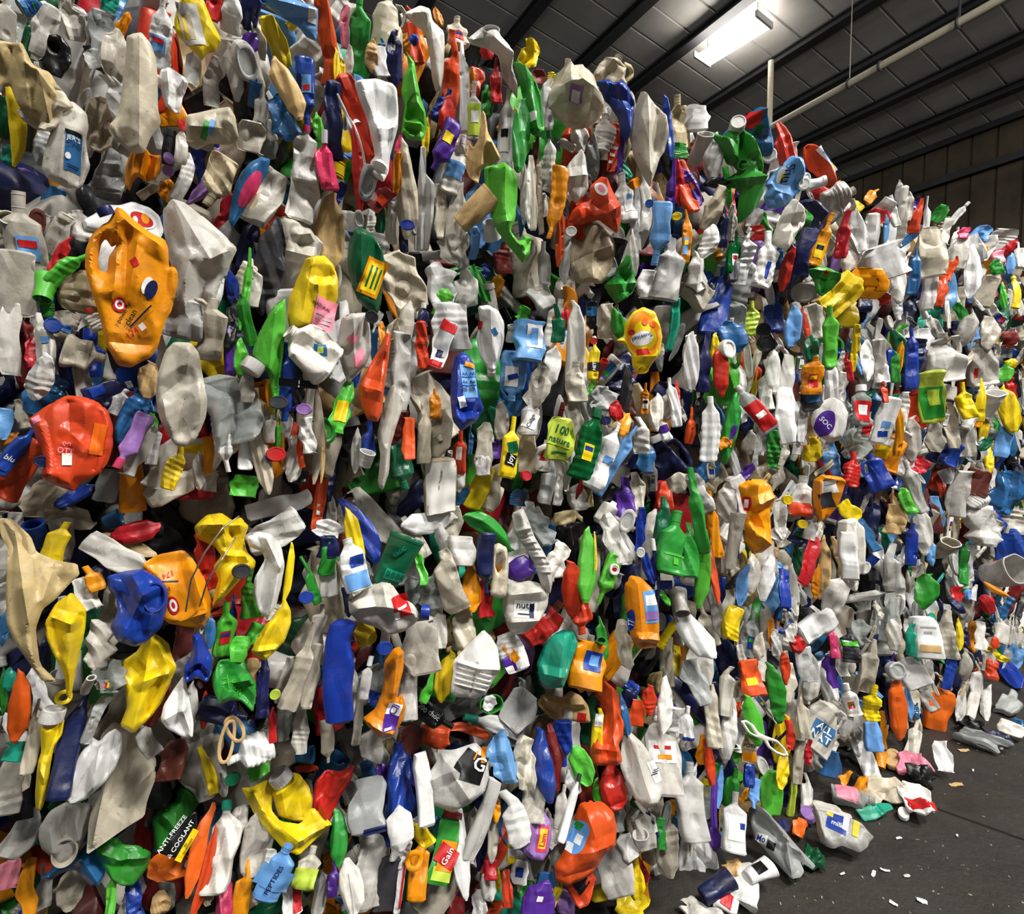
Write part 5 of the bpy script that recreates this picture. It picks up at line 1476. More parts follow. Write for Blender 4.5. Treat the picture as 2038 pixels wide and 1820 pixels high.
read_list(5, '''
L u 300 190 200 160 -6 +1.5 cr=.7 | steel blue crumpled bottle right of the royal blue jug=>the steel-blue crumple
L y 192 270 210 54 4 +1
L r 235 380 340 95 0 +1.5 cr=.4 | plain red flattened bottle below the royal blue jug=>the plain red bottle
L B 130 340 360 84 2 +.5
O w 285 260 115 100 0 +2
L w 50 340 360 95 0 +.5
S w 40 280 200 80 0
N z 410 80 210 95 4 nc
B b 550 60 210 120 10 nc
P k 490 150 90 84 0 +2
P k 502 228 92 80 0 +2
L s 655 130 260 110 6 +1
L O 735 110 210 46 -8 +1
S w 785 100 210 140 -14 +1
N l 885 190 370 95 -4 +1.5 nc cr=.9 | tall lime bottle in the right half of the third bale=>the tall lime bottle
L D 770 270 190 90 2 +1
S y 955 50 170 170 14 +1 cr=1
L y 1022 260 290 54 0 +1
L r 990 370 170 46 -8 +1
L w 620 430 270 90 6 +.5
L w 545 400 260 95 2 +1
L w 500 480 310 90 0
B w 890 450 280 90 4 +1 nc
N o 780 420 230 130 4 +1.5 cr=1 | amber crumpled bottle above a dark capped one=>the mid amber bottle
S K 770 560 150 140 -10 +1 @u,.1,.5,.6,.3
N b 665 440 130 54 0 k=b
L m 670 520 110 60 0
B x 430 620 330 120 -36 +1.5 k=w cr=.7 rib=9 nl @r,.0,.35,.86,.56 @w,.0,.36,.5,.1 | clear bottle with a long red band, leaning left=>the red-banded bottle
B W 165 740 390 120 2 +1.5 nc nl cr=.8 | white boxy bottle standing left of a green printed bottle=>the white boxy bottle
L G 285 740 430 100 5 +1.5 @p,.2,.4,.4,.3 @o,.2,.3,.2,.12 | green bottle with a purple print=>the purple-print green bottle
L o 250 830 80 70 60 +2
L W 620 660 350 120 -10 +1.5 cr=.7
B x 1060 600 240 120 4 +1.5 nl @r,.0,.35,.86,.5 @W,.0,.38,.45,.24 | clear bottle with a short red label and white panel=>the short-red-label bottle
B x 1085 720 170 90 10 +1 nl @r,.1,.4,.7,.4
L y 780 860 150 100 6 +1
F x 1030 830 190 160 0 +1
L o 1288 740 340 50 -4 +2
N o 1235 860 280 180 24 +1.5 cr=.8 @y,-.2,.45,.4,.4 @W,-.2,.6,.3,.15 | amber jug with a yellow label, right part of the face=>the yellow-label amber jug
S W 1215 690 290 125 16 +1.5 @b,.0,.22,.5,.12,10 @s,.05,.42,.4,.14 | white bottle with a blue corner label=>the blue-corner bottle
S z 1490 550 320 175 -2 +1.5 cr=.6 @G,.0,.4,.8,.6 @z,.1,.5,.4,.3 | green and yellow printed pouch=>the printed green pouch
B b 1365 320 370 86 0 +1.5 nc cr=.9 | tall blue bottle left of whitish far jugs=>the tall blue bottle
L G 1270 370 190 64 2 +1
L o 1295 310 190 54 4 +.5
J n 1565 310 290 220 4 +1.5 nc nl cr=.8 | whitish square jug over the printed green pouch=>the far square jug
J n 1795 340 280 200 -4 +1.5 nc nl cr=.7 @r,-.3,.3,.12,.2 | pale jug with a red spot near the right edge=>the red-spot jug
L n 1690 150 260 120 24 +1
S w 1420 210 150 140 10 +1
L n 1830 170 220 130 10 +1
N y 1690 570 220 110 -12 +1.5
L y 1775 570 260 54 0 +1
L y 1945 620 290 130 -16 +1.5 cr=.8 | yellow folded sheet near the right edge=>the right-edge yellow sheet
C w 1840 590 160 130 8 m=30 +2 | white open tub near the right edge, mouth forward=>the white open tub
L l 1930 400 120 90 10 +1
L y 1965 350 70 80 30 +1
L R 1950 200 110 120 0
L r 1965 500 130 64 -10 +.5
L s 1920 800 230 110 20 +1.5
N b 1620 870 190 120 18 +1.5 nc
L y 1830 920 180 64 8 +1
L D 1800 830 110 70 40
L n 1370 800 280 110 0 +1
L w 1750 640 260 70 40 +.5
L n 1600 720 280 90 4
L n 1700 780 260 110 0
L O 1205 520 130 44 -4 +1
F r 1395 955 120 110 20 +1
J w 1300 950 150 140 30 +.5 nc
D b 1150 1000 230 140 -28 +1.5 nc cr=.6 | navy blue jug tilted left at the seam of the far bales=>the tilted navy jug
B r 1010 980 210 100 8 +1.5 nc rib=9
O x 1080 970 120 100 0 +1
L u 150 985 160 130 70 +.5
L p 380 1010 140 70 60
B w 710 1140 240 120 4 +1.5 nc @O,.0,.16,.9,.34
P y 632 1165 56 60 0 +2
L G 85 1230 520 90 -10 +1.5
L l 120 1560 500 95 3 +1.5 cr=.6 | long lime bottle standing at the third tier=>the long lime bottle
L G 35 1460 330 130 0 +1
L w 100 1130 250 110 -30 +1.5
L o 190 1310 400 66 -6 +1
L p 320 1310 420 44 -8 +1
L n 270 1180 250 120 -6 +1
C n 310 1410 340 95 4 +1.5 m=15 th=.5
L O 190 1610 360 54 -4 +1
L s 360 1670 260 76 10 +1
L n 415 1600 260 90 4
B B 700 1340 170 110 20 +.5 nc
B w 770 1330 150 90 20 +1
P y 720 1310 50 60 0 +1.5
S r 760 1530 300 90 18 +1.5 cr=1 | red zigzag strip right of the plain amber bottle=>the red zigzag strip
S W 985 1500 290 110 -6 +2.5 th=.6 cr=.3 | bright white brick-shaped block=>the white brick
S w 1015 1450 340 140 -4 +1.5 th=.4
L o 800 1650 210 56 6 +1
L w 910 1740 290 150 24 +1.5 cr=.8 | white oval leaning right below the white brick=>the white oval below the brick
O w 1090 1570 80 66 20 +2
L n 1250 1570 290 110 0 +1
L n 1280 1710 290 120 4 +1
S t 1270 1280 180 130 6
L n 1440 1350 290 120 -4 +1
C n 1560 1460 150 130 20 m=40 +1
L b 1365 1430 250 76 0 +1.5
L s 1480 1480 160 66 0 +1
L l 1340 1170 170 84 -20 +1.5
L G 1450 1710 220 130 8 +1.5 cr=.8 | green crumpled bottle in the lower right bales=>the lower green crumple
L G 1680 1540 260 66 6 +1
S n 1650 1130 280 140 4 +1
N n 1380 1080 330 90 -20 +1
S m 1760 1060 150 160 20 +1
F u 1940 1120 260 220 20 +1.5 cr=1 | blue shiny crinkled film at the right edge=>the crinkled blue film
S b 1960 1430 200 220 0 +1 cr=1 | deep blue torn panel at the right edge=>the right-edge blue panel
C n 1920 1600 210 190 0 m=70 +2 wt=.03 | whitish round open bottle mouth at the right edge=>the round open mouth
F w 1790 1320 240 250 0 +1.5 cr=1 | white crumpled jug near the right edge=>the right-edge white crumple
L w 1770 1160 150 110 50 +1
L r 1640 1725 90 90 0 +1
L B 1640 1800 60 120 60 +1
L r 1825 1790 80 130 60 +1
L o 1870 1700 180 34 -60 +1
L b 610 1690 240 74 0 +1
L b 740 1770 70 60 0 +1
L D 690 1530 220 70 -6
L B 1090 1140 280 130 0 -.5
L y 1000 1230 150 110 -40
L n 1960 1290 160 220 0
L w 990 1620 200 80 -30 +1
L w 1100 1740 330 60 80 +1
L w 660 1700 320 80 -10
L w 500 1630 280 90 2
F w 590 1270 250 90 0 +1
S W 570 1360 100 90 20 +1
L O 50 720 220 54 8
L w 1100 330 260 100 4
L n 1180 350 300 100 0
B W 1195 400 130 90 0
L w 940 500 200 80 10
L n 1310 640 240 90 4
L G 540 860 230 90 4 +1
L n 400 820 150 80 2 +1
L W 680 830 130 60 0 +1
L w 720 700 260 60 4
L k 100 640 260 80 10
Z o +2 n=b T=.24 p:330,1080;400,1040;480,1040;530,1080;555,1150;520,1230;535,1330;530,1420;480,1480;420,1490;370,1420;355,1310;380,1240;350,1170 f:355,1310,525,1440,36,50 f:385,1240,430,1330,-30,40 f:430,1060,420,1180,26,50 f:430,1180,540,1140,28,50 @r,372,1185,40,84,-4 @W,372,1185,20,50,-4 | large plain amber bottle with a small red label=>the plain amber bottle
Z o +2 n=t T=.16 p:780,1050;830,1010;960,1030;970,1070;940,1180;880,1270;810,1300;785,1200 f:800,1050,810,1280,26,30 f:950,1050,880,1250,26,30 f:830,1025,950,1045,22,24 @W,862,1085,90,80,12 @K,846,1165,84,90,12 @g,866,1070,60,6,12 | amber angular container with white and grey panels=>the amber panelled container
Z w +2 n=j T=.24 p:770,640;800,590;880,555;950,580;985,650;970,740;940,800;870,825;800,790;760,720 f:880,570,870,800,16,80 @op,826,720,104,150,-18 @-k,826,718,80,70,-50:SOC:W | round whitish bottle with a purple leaf-shaped label=>the purple-label round bottle
''', 60000)
read_list(6, '''
R y 380 525 64 80 0 +2 r=.2
F w 580 210 310 180 10 +1.5 cr=.8
F x 660 400 200 200 0 +1.5
S w 640 450 60 150 10 +2 @r,-.2,.5,.3,.5 @y,.1,.5,.3,.5
T w 525 450 170 66 0 m=55 +2 wt=.12
L u 1255 130 210 66 2 +1.5
F w 1210 90 130 84 0 +1.5
B l 1345 120 330 130 4 +1 nc
S l 1430 240 160 110 10 +1.5
S t 1490 370 160 100 10 +1
L B 1570 440 420 90 2 +1
N B 1330 620 290 180 100 +.5
R t 1400 715 150 90 -30 +2.5 r=.14
R t 1355 790 250 76 10 +2.5 r=.14
N W 1490 850 290 190 -112 +1.5 cr=1 nl | frosty white open bottle with its neck pointing left=>the frosty left-facing neck
S l 1530 930 160 150 -20 +1
S W 1640 20 110 100 20 +2
L n 1790 340 560 125 16 +1.5
L n 1862 400 400 90 12 +1
L n 1900 100 260 100 10
S b 2030 380 640 185 3 +2 th=.6 cr=.25 | tall dark blue rectangular bottle, upright=>the tall dark blue bottle
L h 110 580 460 140 8 +1.5 cr=.5 | long orange flattened bottle at the left edge=>the long orange bottle
N B 425 810 660 145 13 +1.5 cr=.25 tw=0 nl rib=0 | long navy bottle with an open neck, upright at the left=>the long navy bottle
L g 560 660 330 70 24 +1.5
L w 130 600 230 120 10
S T 95 850 130 150 20 +1
L n 80 1050 380 210 16 +.5
L n 200 760 460 100 10 +1
L n 130 1340 360 170 34 +.5
L q 50 1570 210 140 10 +1
L o 165 1670 370 120 2 +1
L l 660 1690 330 66 0 +1.5
L n 425 1660 290 180 4 +.5
L n 265 1650 260 110 0
L r 860 1370 340 120 2
L h 1185 1440 600 95 17 +2 cr=.4 | long orange folded strip right of the black coolant label=>the long orange strip
L O 1215 1580 600 66 15 +1.2
S h 1010 1530 190 240 0 +.8
L m 1030 900 260 170 10 -1
L y 1240 960 300 76 -16
P D 1385 1015 80 90 0 +1.5
B w 1320 1420 560 190 10 +1.5 nc cr=1.2 k=T
F w 1410 1290 260 130 16 +1.5
L n 1540 1390 370 200 4 +1
L n 1600 1590 330 130 12 +1
B s 1650 1570 370 160 24 +2 nc cr=.6 nl @s,-.02,.42,.7,.7,84:PEPTIDES:B:.13 | light blue bottle with dark upright capitals=>the lettered light-blue bottle
B n 1840 1540 260 140 14 +1.5 nc @z,.0,.25,.95,.5
L o 1450 1670 340 110 6 +1
L P 1340 1700 270 95 4 +1
L k 1240 1650 340 130 0
F e 1240 1690 160 90 0 +1
S W 1740 1710 240 130 -6 +1 @r,.25,.5,.4,.9
L p 1985 1600 240 66 4
L w 1910 1690 260 90 2
L b 800 1730 290 110 -16 +.5
L t 960 1760 150 130 60
S n 770 1780 180 120 10
L G 2010 1360 340 110 -6 +1
C u 1820 870 100 110 80 m=20
L r 1630 690 220 56 0 +1
F x 1710 640 320 110 4
L n 1800 730 270 100 8 +1
P z 1640 512 60 66 0 +1
N n 1950 790 260 84 176 +1
L O 1830 950 140 50 88
L u 20 110 230 100 10
L B 270 280 240 80 0
L G 20 490 290 54 0
L T 60 420 150 80 10
L w 1700 420 300 90 14
B w 1580 760 260 80 10
L w 880 780 200 120 -30
L b 1380 60 300 60 0 -1
L w 1150 560 260 80 -6
L O 1225 600 230 60 4
L y 730 1200 60 60 0 -2
L k 960 1030 330 190 20 -2
Z y +2 n=b T=.22 p:270,60;330,-40;430,-100;490,-20;520,30;510,150;480,270;460,360;435,470;420,545;395,520;390,430;370,350;320,260;280,160 f:300,30,430,90,36,60 f:430,90,415,500,36,70 f:330,60,350,250,-26,60 f:500,60,460,330,-20,40 | yellow funnel-like bottle hanging neck-down at the left=>the yellow funnel bottle
Z y +1 n=j T=.12 cr=1 p:820,240;890,130;960,180;1010,230;1030,310;1060,380;1020,470;960,580;900,650;800,725;720,660;760,560;750,450;720,360;730,290 f:900,160,860,420,40,70 f:860,420,800,700,40,60 f:860,420,1040,400,38,60 f:780,330,860,420,-36,60 f:960,440,880,620,-34,50 f:940,220,1000,360,28,50 | big dirty yellow crushed jug under the shiny blue bottle=>the dirty yellow jug
Z w +2 n=b T=.14 p:545,760;590,800;640,760;690,745;730,790;730,900;690,990;620,1060;520,1120;430,1130;385,1080;400,960;450,870;520,800 f:592,812,560,1090,38,50 f:600,830,430,1100,-30,50 f:690,760,640,1030,-22,50 | white folded oval on a big greyish panel=>the white folded oval
Z n -.5 n=s T=.05 p:670,660;760,700;850,780;900,880;940,960;930,1080;880,1190;860,1280;760,1310;620,1360;520,1400;530,1280;540,1180;600,1060;640,950;600,850;600,720 f:700,700,560,1340,34,60 f:840,800,640,1340,-30,70 f:930,1000,700,1180,30,70 f:760,720,760,1000,24,70 | big greyish creased panel at lower left=>the big greyish panel
Z n +1.5 n=j T=.26 p:240,1250;300,1180;400,1150;500,1180;560,1220;540,1330;480,1450;430,1510;340,1510;300,1440;250,1380;235,1310 m:390,1432,160,165 f:300,1200,320,1400,30,50 f:450,1170,470,1380,34,50 f:400,1160,390,1340,-26,50 | big whitish bucket-like jug with its round mouth low=>the bucket-like jug
Z G +2 n=j T=.14 p:570,1390;640,1350;700,1350;740,1410;830,1450;905,1520;890,1590;840,1650;790,1680;720,1650;660,1590;620,1500 f:600,1390,720,1480,30,50 f:720,1480,890,1530,30,60 f:720,1480,720,1640,-26,60 | plain green crushed jug right of the glossy blue bottle=>the plain green jug
Z G +1 n=j T=.2 p:910,1200;960,1150;1050,1130;1060,1060;1150,1040;1260,1060;1290,1140;1240,1180;1180,1200;1150,1260;1080,1320;1000,1400;935,1400;925,1290 f:1060,1070,1050,1250,34,50 f:960,1160,1050,1250,30,50 f:1150,1060,1180,1180,-28,50 f:1050,1250,950,1390,26,50 | crumpled green jug above the black coolant label=>the green coolant jug
Z k +3 n=s T=.06 cr=.2 p:1150,1235;1178,1240;1178,1330;1130,1440;1085,1505;1000,1455;940,1415;1040,1340 @-k,1025,1330,250,60,47:ANTI-FREEZE:W @-k,1078,1375,240,66,50:&_COOLANT:W @y,1115,1425,190,44,54 @-k,1115,1425,180,36,54:50/50_READY:k | black coolant label with white slanted capitals on green plastic=>the black coolant label
Z y +2.5 n=b T=.24 p:1625,1060;1680,1030;1760,975;1800,1000;1850,1090;1865,1180;1830,1290;1740,1270;1660,1220;1640,1150 c:W,1672,985,66,-35 f:1640,1080,1780,1030,28,50 f:1780,1030,1800,1270,-26,60 f:1680,1060,1700,1220,24,50 | bright yellow capped bottle folded over a second yellow one=>the capped yellow bottle
Z y +1.5 n=b T=.14 cr=.8 p:1440,1010;1500,1020;1590,990;1630,1060;1620,1180;1680,1260;1800,1310;1870,1220;1980,1340;1990,1360;1900,1420;1780,1490;1700,1440;1620,1320;1520,1180;1480,1090 f:1500,1030,1560,1150,36,40 f:1560,1150,1620,1000,-30,40 f:1560,1160,1780,1400,34,60 f:1780,1400,1980,1350,34,50 f:1780,1400,1790,1480,-28,30 | yellow crushed body under the capped yellow bottle=>the yellow crushed body
Z r +1.7 n=b cr=.8 p:1880,1000;1950,945;2030,980;2120,950;2100,1040;2040,1120;1990,1230;1950,1280;1870,1220;1865,1150 f:1950,960,1920,1140,-34,50 f:1920,1140,2030,1000,36,50 f:1920,1140,1950,1270,34,40 | red crumpled bottle right of the capped yellow bottle=>the red crumple
Z G +2 n=s T=.1 p:1260,390;1300,290;1380,290;1450,300;1500,420;1530,470;1525,560;1510,640;1440,560;1380,540;1310,555;1280,480 f:1300,300,1380,440,-34,50 f:1380,440,1500,440,34,40 f:1380,440,1330,540,28,40 f:1400,450,1510,600,-26,40 @-k,1410,470,110,44,-58:H_ON:l @-k,1345,420,70,40,-80:TT:l | green pouch with faint lettering beside the torn blue cone=>the lettered green pouch
Z W +2 n=s T=.16 cr=.5 p:1090,405;1110,450;1130,560;1160,700;1155,790;1090,770;1000,700;960,640;975,560;1030,480 f:1095,430,1090,600,30,30 f:1090,600,1150,780,30,30 f:1090,600,980,640,22,60 | bright white wedge pointing up at lower left=>the bright white wedge
Z y +2 n=b T=.24 p:1620,60;1700,-60;1735,20;1735,100;1700,200;1640,260;1580,305;1500,240;1530,170;1580,90 f:1510,230,1640,240,24,30 f:1600,80,1540,220,28,40 f:1700,60,1620,240,-20,50 | yellow square bottle base right of the lime pair, third tier=>the yellow square base
Z u +2 n=b cr=.6 p:240,1540;330,1490;420,1500;500,1440;540,1410;590,1480;630,1570;635,1650;600,1710;550,1690;510,1640;450,1560;380,1550;300,1570 f:330,1510,480,1500,34,40 f:480,1480,600,1680,36,50 f:540,1430,620,1620,-28,40 | blue glossy crushed bottle under the bucket-like jug=>the glossy blue bottle
Z b +2 n=b T=.3 p:1150,140;1200,150;1220,220;1270,300;1265,370;1240,450;1180,410;1110,430;1095,340;1140,270 f:1180,160,1180,400,28,50 f:1110,400,1180,340,-28,30 f:1180,340,1245,430,-28,30 | royal blue cone-shaped bottle with a torn bottom=>the torn blue cone
Z y +2 n=b T=.22 p:235,690;300,700;385,670;370,770;320,830;300,950;290,1080;250,1185;215,1170;210,1080;225,900;245,840 c:w,318,625,70,18 f:300,710,250,1170,28,40 f:360,690,290,860,-26,40 f:230,900,280,1000,22,30 | narrow yellow bottle with a white cap, upright at the left=>the narrow yellow bottle
''', 70000)  # deep-set black piece puts shade into the lower left hole by colour
read_list(7, '''
L y 130 120 200 140 -20
S n 490 230 320 220 -6 +1.5 cr=.7
L n 570 80 300 130 4 +.5
L n 740 130 320 140 -6 +1
T w 260 165 130 56 0 m=10 +1
P b 263 238 78 88 0 +2.5
L n 400 440 460 120 2 +1
L y 622 400 320 110 14 +1
L l 520 470 200 66 28 +1
S W 1010 260 240 160 -20 +1 @p,-.2,.25,.45,.4 @o,.0,.5,.3,.5,20
S o 1452 335 290 210 10 +2 cr=.8 th=.5 @b,.1,.6,.5,.4 @s,.15,.62,.25,.22 | amber square bottle with a blue label near the teal one=>the blue-label amber bottle
L r 1200 110 260 160 36 +1
B O 1420 50 200 140 170 +1.5 nc
B k 555 640 250 130 125 +1.5 nc cr=.4 nl rib=0 @k,.0,.16,.5,.3,86:200:W:.16 @k,-.05,.48,.5,.4,86:choc:W:.16 | black bottle with white lettering lying sideways=>the black lettered bottle
C G 875 570 130 140 0 m=80 +2
F W 880 560 100 90 30 +2.5
B w 910 690 370 110 -74 +2 k=T cr=.6 nl | white tube with a teal tip lying across=>the teal-tipped tube
S w 1060 600 240 200 36 +1.5 cr=.9
F O 580 750 180 190 10 +.5
L O 760 720 240 66 102 +.5
L m 410 780 190 160 20
B b 350 1010 430 180 -4 +1.5 nc cr=1.2 nl | blue shiny crinkled bottle beside a bright white slab=>the shiny crinkled blue bottle
S W 492 1075 450 100 -9 +2 th=.5 cr=.25 | bright white narrow slab=>the bright white slab
S g 150 1170 330 220 0 +1.5 cr=.5 @B,.2,.02,.6,.12
L p 250 1010 300 70 -10 +.5
L u 160 980 160 95 -20 +.5
L W 345 1310 270 160 -6 +2 cr=.4 th=.5 | bright white oval above an amber ringed bottle=>the bright white oval
N w 350 1460 170 140 184 +1.5
S G 605 1420 460 130 10 +1.5 cr=.5 @z,.1,.14,.8,.18 @o,.15,.38,.7,.4,0 @r,.15,.38,.7,.34,70:Gain:W @R,.0,.93,.9,.10 | green bottle with an orange panel and white script=>the white-script green bottle
N o 465 1540 400 120 6 +1.5 nc cr=.8 | amber bottle with a round opening below the bright white oval=>the ringed amber bottle
R o 432 1500 100 76 10 +2.5 r=.2
L y 480 1340 180 110 -30 +1
L w 712 1450 580 110 -3 +1.5 cr=.7 | long white crumpled strip in the bottom row=>the long white strip
L n 830 1260 530 115 16 +1
L n 900 1370 290 70 2 +1
S K 268 1640 350 130 6 +1.5 th=.4 cr=.3 | charcoal flat box standing in the bottom row=>the charcoal box
S n 160 1570 460 170 8 +1 rib=9
L w 55 1660 360 150 -3 +2 cr=.4 @g,.0,.4,.03,.7 | whitish oval with a straight dark seam=>the seamed oval
S W 348 1650 360 44 8 +2 @r,.3,.5,.3,.8
S n 570 1680 380 190 32 +1.5 cr=1
L o 910 1170 210 70 -4 +1
L w 1030 1240 360 150 -14 +2 cr=.7
F s 970 880 320 180 -6 +1.5 cr=1 | light blue see-through film right of the black-label jug=>the blue film
F n 1100 920 330 140 -6 +1
L b 1205 930 460 120 -8 +1.5 cr=.5 | deep blue long leaf bottle in the bottom row=>the deep blue leaf
L R 1265 880 400 90 -3 +1
N b 1320 800 280 120 178 +1 nc
S n 1140 1140 280 140 0 +1
S O 1430 1640 190 190 40 +2 @k,-.1,.5,.5,.5
B W 1360 1190 420 56 17 +2.5 k=K cr=.1 th=.95 rib=0 tw=0 nl | thin white rod with a black tip=>the thin white rod
N w 1310 1180 270 76 8 +1.5
L O 1610 520 220 130 -12 +1
L y 1530 720 260 66 4 +2.5 @W,.0,.72,.7,.3
L r 1620 1060 290 160 -6 +1.5
L l 1430 930 270 130 -24 +1.5 cr=.7
L l 1530 1090 150 90 -20 +1
S w 1920 900 440 210 -4 +1.5 cr=.5 @W,.0,.6,.8,.3 @r,.0,.66,.5,.05 @o,.05,.53,.4,.06 | white printed bottle with a red stripe of small type=>the red-stripe white bottle
L n 1800 1290 300 150 -10 +1
S g 1635 1240 180 120 -6 +.5
L w 1930 570 350 90 4 +1.5
S W 2000 660 160 110 0 +1.5
L O 1840 540 190 95 0 +1
L B 1720 530 120 110 30 +.5
L u 1690 640 280 50 -10 +1
S O 1765 620 160 100 0 +.5
F y 1735 1560 360 110 -8 +1.5 cr=.7 | yellow see-through film strip near the floor=>the yellow film strip
S n 1630 1570 330 210 -20 +1.5 cr=.5
L y 1560 1680 220 110 80 +.5
F y 1740 1765 170 220 0 +2 cr=.8 | yellow crumpled scrap at the floor edge=>the floor-edge yellow scrap
L p 1170 1740 290 200 6 +1.5 @W,-.02,.6,.18,.12 | indigo pouch with a white round mark at the bottom edge=>the indigo pouch
S u 1220 1650 160 110 4 +1 @u,.0,.4,.8,.4:Dawn:W
L y 1280 1700 180 56 20 +1.5
S v 1330 1750 150 130 10
B r 890 1530 170 84 0 +1
L O 985 1670 230 70 -6 +1
L O 920 1790 100 100 0
L y 935 1620 160 36 0
L G 1100 1680 150 56 30
L w 870 1660 170 100 -20 +1
L w 820 1750 150 90 4 +1
S W 1060 1570 150 110 6 +.5 @b,0,.5,.4,.4
B y 1010 1430 170 60 0 +1 @W,0,.4,.8,.3
L B 840 1400 340 66 8
L R 680 1760 180 120 6
F n 1690 210 300 110 -6 +1
L G 1550 170 260 70 -6 +1
T G 1545 190 60 56 0 m=75 +2
L n 1940 310 320 90 0 +1
L y 2000 330 220 60 0
L n 60 500 290 70 6 +1
B w 148 410 260 66 10 +1.5
L n 100 640 360 60 8
B B 1850 1290 170 70 -14 +1 nc @W,0,.4,.8,.3
L G 1905 1340 200 60 -4 +1
L n 1955 1420 370 140 0 +1
C w 1790 1390 120 90 -20 m=30 +1.5
L u 1995 1270 130 60 0
L w 1700 1400 200 110 -20 +1
L n 1290 1500 120 60 0
L w 1220 1270 180 60 4
L k 900 1020 160 80 10
L n 560 840 120 200 60
F x 1050 760 140 130 0
L w 1380 1030 160 90 -20 +.5
L n 200 780 240 160 20
Z o +2 n=b T=.24 p:310,240;350,230;380,270;375,380;350,450;330,540;360,520;385,600;370,680;310,770;240,765;160,690;130,640;200,590;240,500;260,420;255,320 f:330,260,290,540,32,50 f:140,640,300,740,30,40 f:300,540,290,740,-24,50 f:350,300,340,440,-24,30 @p,292,650,92,130,-14 @W,308,595,90,70,-20 @-k,308,598,70,50,62:Cli:p @W,270,700,50,12,-14 | amber bent bottle with a purple-lettered label=>the purple-lettered amber bottle
Z w +2.5 n=j T=.2 p:665,310;760,210;850,120;900,170;940,240;950,370;900,450;860,520;800,535;690,520;655,490;665,380 f:668,312,800,360,30,24 f:800,360,945,372,30,24 f:690,350,880,410,20,11 f:685,382,880,440,20,11 f:680,412,870,465,20,11 f:675,442,850,490,20,11 f:800,330,770,510,-14,12 | white fan-shaped jug face with raised bars=>the white barred fan
Z T +2 n=b T=.24 p:1200,240;1260,150;1330,120;1390,130;1415,200;1380,290;1350,400;1320,470;1230,475;1180,420;1165,330 f:1320,130,1270,400,24,60 f:1390,150,1320,420,-22,40 f:1190,380,1320,400,22,50 | teal plump flattened bottle above the cream crushed bottle=>the teal bottle
Z n +2 n=j T=.16 p:560,830;660,840;800,800;840,850;870,920;880,1020;850,1110;760,1170;660,1210;550,1160;520,1060;505,1000;570,900 f:570,850,650,960,26,60 f:650,960,520,1020,28,60 f:640,970,760,1160,26,60 f:860,900,840,1100,-20,50 @k,742,920,110,150,-40 @k,780,960,140,170,-20 @o,842,880,28,100,-6 @o,792,880,10,60,-30 @-k,815,935,80,110,-20:G:W @k,800,930,30,10,-20 | beige crumpled jug with a big black label bearing G=>the black-label beige jug
Z O +2.5 n=j T=.3 p:1420,1160;1480,1140;1570,1150;1630,1210;1645,1300;1630,1420;1560,1480;1500,1560;1420,1620;1340,1660;1275,1620;1265,1540;1330,1440;1380,1340;1390,1250 f:1430,1180,1480,1340,22,60 f:1340,1460,1600,1390,24,60 f:1600,1390,1640,1260,-22,50 f:1290,1600,1480,1540,-22,50 @os,1390,1355,100,210,-22 @G,1400,1290,40,50,-22 @W,1348,1420,36,56,-22 @W,1400,1370,30,60,-22 | large orange-red jug with a pale blue label near the floor=>the large orange-red jug
Z O +1.5 n=s T=.14 p:1500,520;1570,420;1640,480;1650,600;1690,680;1680,760;1650,810;1670,900;1640,930;1500,940;1480,860;1490,760;1560,720;1580,600 f:1600,460,1620,900,30,40 f:1660,640,1580,860,-28,40 f:1490,840,1660,850,16,30 | orange-red wide pouch with a yellow bottle on it=>the wide orange-red pouch
Z t +2 n=b T=.22 p:1165,560;1190,495;1270,510;1320,530;1370,490;1430,520;1470,580;1485,680;1420,680;1330,660;1290,670;1230,630 f:1200,510,1300,560,26,40 f:1300,560,1460,560,24,40 f:1330,540,1320,650,-24,30 f:1180,560,1260,620,-30,30 @r,1428,645,50,52,-8 @W,1352,632,46,60,-4 | tan crushed open bottle with a small red label=>the tan crushed bottle
Z v +2 n=b T=.2 p:1095,1250;1150,1240;1210,1210;1250,1270;1255,1370;1240,1460;1200,1510;1130,1490;1070,1440;1060,1370;1090,1310 f:1110,1260,1120,1470,26,40 f:1210,1220,1170,1300,-22,40 @P,1196,1370,64,160,-6 @y,1196,1370,44,120,-6 @-k,1196,1375,100,40,80:Lam:P | lavender bottle with a pink and yellow label=>the pink-label lavender bottle
Z n +2 n=j T=.18 p:1680,750;1720,740;1800,800;1850,880;1910,990;1920,1080;1880,1160;1820,1190;1760,1150;1700,1050;1660,960;1670,850 f:1700,760,1840,1170,22,70 f:1690,860,1760,1120,-20,60 @W,1862,965,56,130,26 @k,1868,950,40,5,26 @k,1862,965,40,5,26 @k,1856,980,40,5,26 | big milky flattened jug low on the face=>the low milky jug
Z o +2 n=j T=.24 p:1690,-140;1730,-200;1790,-190;1860,-120;1890,-20;1900,120;1890,230;1780,240;1720,170;1710,80;1690,0 f:1750,-180,1770,140,22,50 f:1740,150,1890,170,26,30 @s,1835,-20,84,190,6 @W,1838,-60,70,60,6 @ob,1712,60,44,130,-4 @-k,1714,70,60,36,80:IT:W @v,1840,30,70,50,6 | amber detergent bottle with pale blue label, base down=>the pale-label amber jug
''', 80000)
